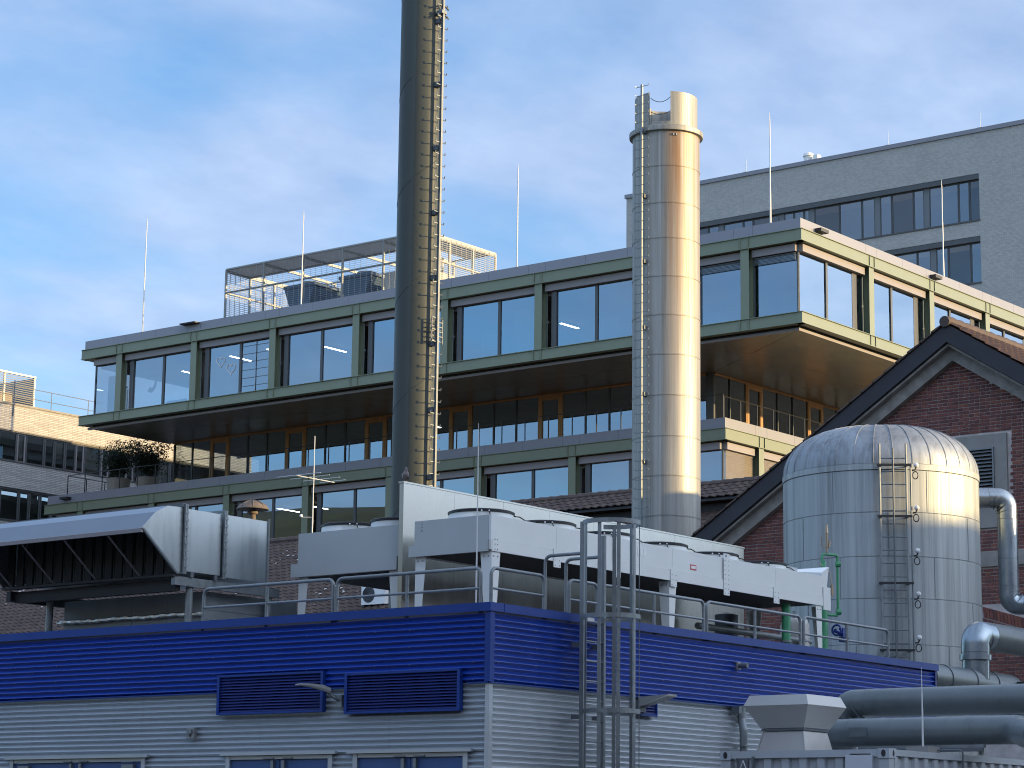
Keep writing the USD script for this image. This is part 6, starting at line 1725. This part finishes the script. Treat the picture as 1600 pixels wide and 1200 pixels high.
while y < CYb - 0.16:
    pts += [(CX + 0.022, y), (CX + 0.022, y + 0.105), (CX + 0.058, y + 0.135), (CX + 0.058, y + 0.235)]
    y += 0.262
pts = [p for p in pts if p[1] < CYb - 0.152]
for p, q in zip(pts[:-1], pts[1:]):
    mb.quad((*q, 0.35), (*p, 0.35), (*p, CZt - 0.101), (*q, CZt - 0.101))
mb.build("end_wall", "container_grey", co)
MB().box(CX + 0.13, CX + 6.0, CYa + 0.05, CYb - 0.02, CZt - 0.06, CZt - 0.02).build("roof", "container_grey", co)
MB().box(CX + 0.171, CX + 6.0, CYa + 0.005, CYa + 0.07, CZt - 0.09, CZt - 0.012).build("top_rail", "container_grey", co)
mb = MB(); x = CX + 0.15; pts = []
while x < CX + 6:
    pts += [(x, CYa + 0.020), (x + 0.10, CYa + 0.020), (x + 0.13, CYa + 0.055), (x + 0.23, CYa + 0.055)]; x += 0.26
for p, q in zip(pts[:-1], pts[1:]):
    mb.quad((*p, 0.35), (*q, 0.35), (*q, CZt - 0.091), (*p, CZt - 0.091))
mb.build("side_wall", "container_grey", co)
MB().box(CX - 0.03, CX + 0.02, 14.76, 15.14, 1.6, 2.86).build("service_panel", "container_panel", co)
MB().box(CX - 0.034, CX - 0.031, 14.86, 15.05, 2.60, 2.68).build("panel_plate", "plastic_white", co)
MB().box(CX - 0.02, CX + 0.0, 14.80, 15.08, 2.868, 2.876).build("drip_edge", "rail_black", co)
MB().box(CX + 0.005, CX + 0.018, 16.58, 16.74, 2.60, 2.86).build("sign_plate", "galvanised_dark", co)
tri = [(0.0, 0.10), (-0.062, -0.025), (0.062, -0.025)]
mb = MB()
for i in range(3):
    a, b = np.array(tri[i]), np.array(tri[(i + 1) % 3])
    mb.tube([(CX + 0.002, 16.66 + a[0] * 0.8, 2.72 + a[1] * 0.9), (CX + 0.002, 16.66 + b[0] * 0.8, 2.72 + b[1] * 0.9)], 0.010, 4)
mb.build("warning_triangle", "plastic_white", co)
MB().tube([(CX - 0.01, 16.50, 2.4), (CX - 0.01, 16.50, 2.86)], 0.02, 8).build("conduit", "galvanised_dark", co)
vt = thing("container_vent", "square sheet metal roof vent with a flared hexagonal hood on the container", "vent", (26.95, 16.4, CZt))


def frustum(mb, c, hx0, hy0, z0, hx1, hy1, z1):
    r0 = [(c[0] - hx0, c[1] - hy0, z0), (c[0] + hx0, c[1] - hy0, z0), (c[0] + hx0, c[1] + hy0, z0), (c[0] - hx0, c[1] + hy0, z0)]
    r1 = [(c[0] - hx1, c[1] - hy1, z1), (c[0] + hx1, c[1] - hy1, z1), (c[0] + hx1, c[1] + hy1, z1), (c[0] - hx1, c[1] + hy1, z1)]
    return mb.hexa(r0 + r1)


vc = (26.98, 16.33)
frustum(MB(), vc, 0.36, 0.36, CZt - 0.02, 0.30, 0.30, 3.20).build("base", "vent_alu", vt)
frustum(MB(), vc, 0.32, 0.32, 3.205, 0.32, 0.32, 3.235).build("collar", "galvanised_dark", vt)
frustum(MB(), vc, 0.325, 0.325, 3.24, 0.485, 0.485, 3.525).build("hood", "vent_alu", vt)
frustum(MB(), vc, 0.487, 0.487, 3.526, 0.43, 0.43, 3.66).build("cap", "vent_alu", vt)
for s in (-1, 1):
    MB().tube([(vc[0] - 0.365, vc[1] + s * 0.365, CZt), (vc[0] - 0.303, vc[1] + s * 0.303, 3.20)], 0.009, 5).build("edge_bead", "vent_alu", vt)
sf = thing("angle_support", "light steel angle frame standing on the container roof at the right", "frame", (28.2, 15.2, CZt))
MB().box(28.2, 28.26, 14.25, 16.1, 3.02, 3.06).build("beam", "galvanised", sf)
MB().box(28.17, 28.2, 14.25, 16.1, 2.97, 3.019).build("beam_web", "galvanised_dark", sf)
for y in (14.28, 15.2, 16.0):
    MB().box(28.21, 28.26, y, y + 0.05, CZt - 0.019, 3.019).build("leg", "galvanised", sf)
MB().tube(fillet([(28.1, 15.5, 2.99), (28.1, 14.5, 2.99), (28.1, 14.5, 2.7)], 0.06), 0.012, 6).build("conduit", "galvanised_dark", sf)
rd = rod("thin pale rod standing on the container before the fat grey pipes", 28.0, 15.02, 2.93, 4.06, 0.016, None)
rod("thin pale rod in front of the white cooler left of the caged ladder", 24.30, 19.55, 4.47, 7.22, 0.013, None)
rod("thin pale rod by the duct posts at the left edge", 24.2, 29.22, 4.47, 5.55, 0.014, None)
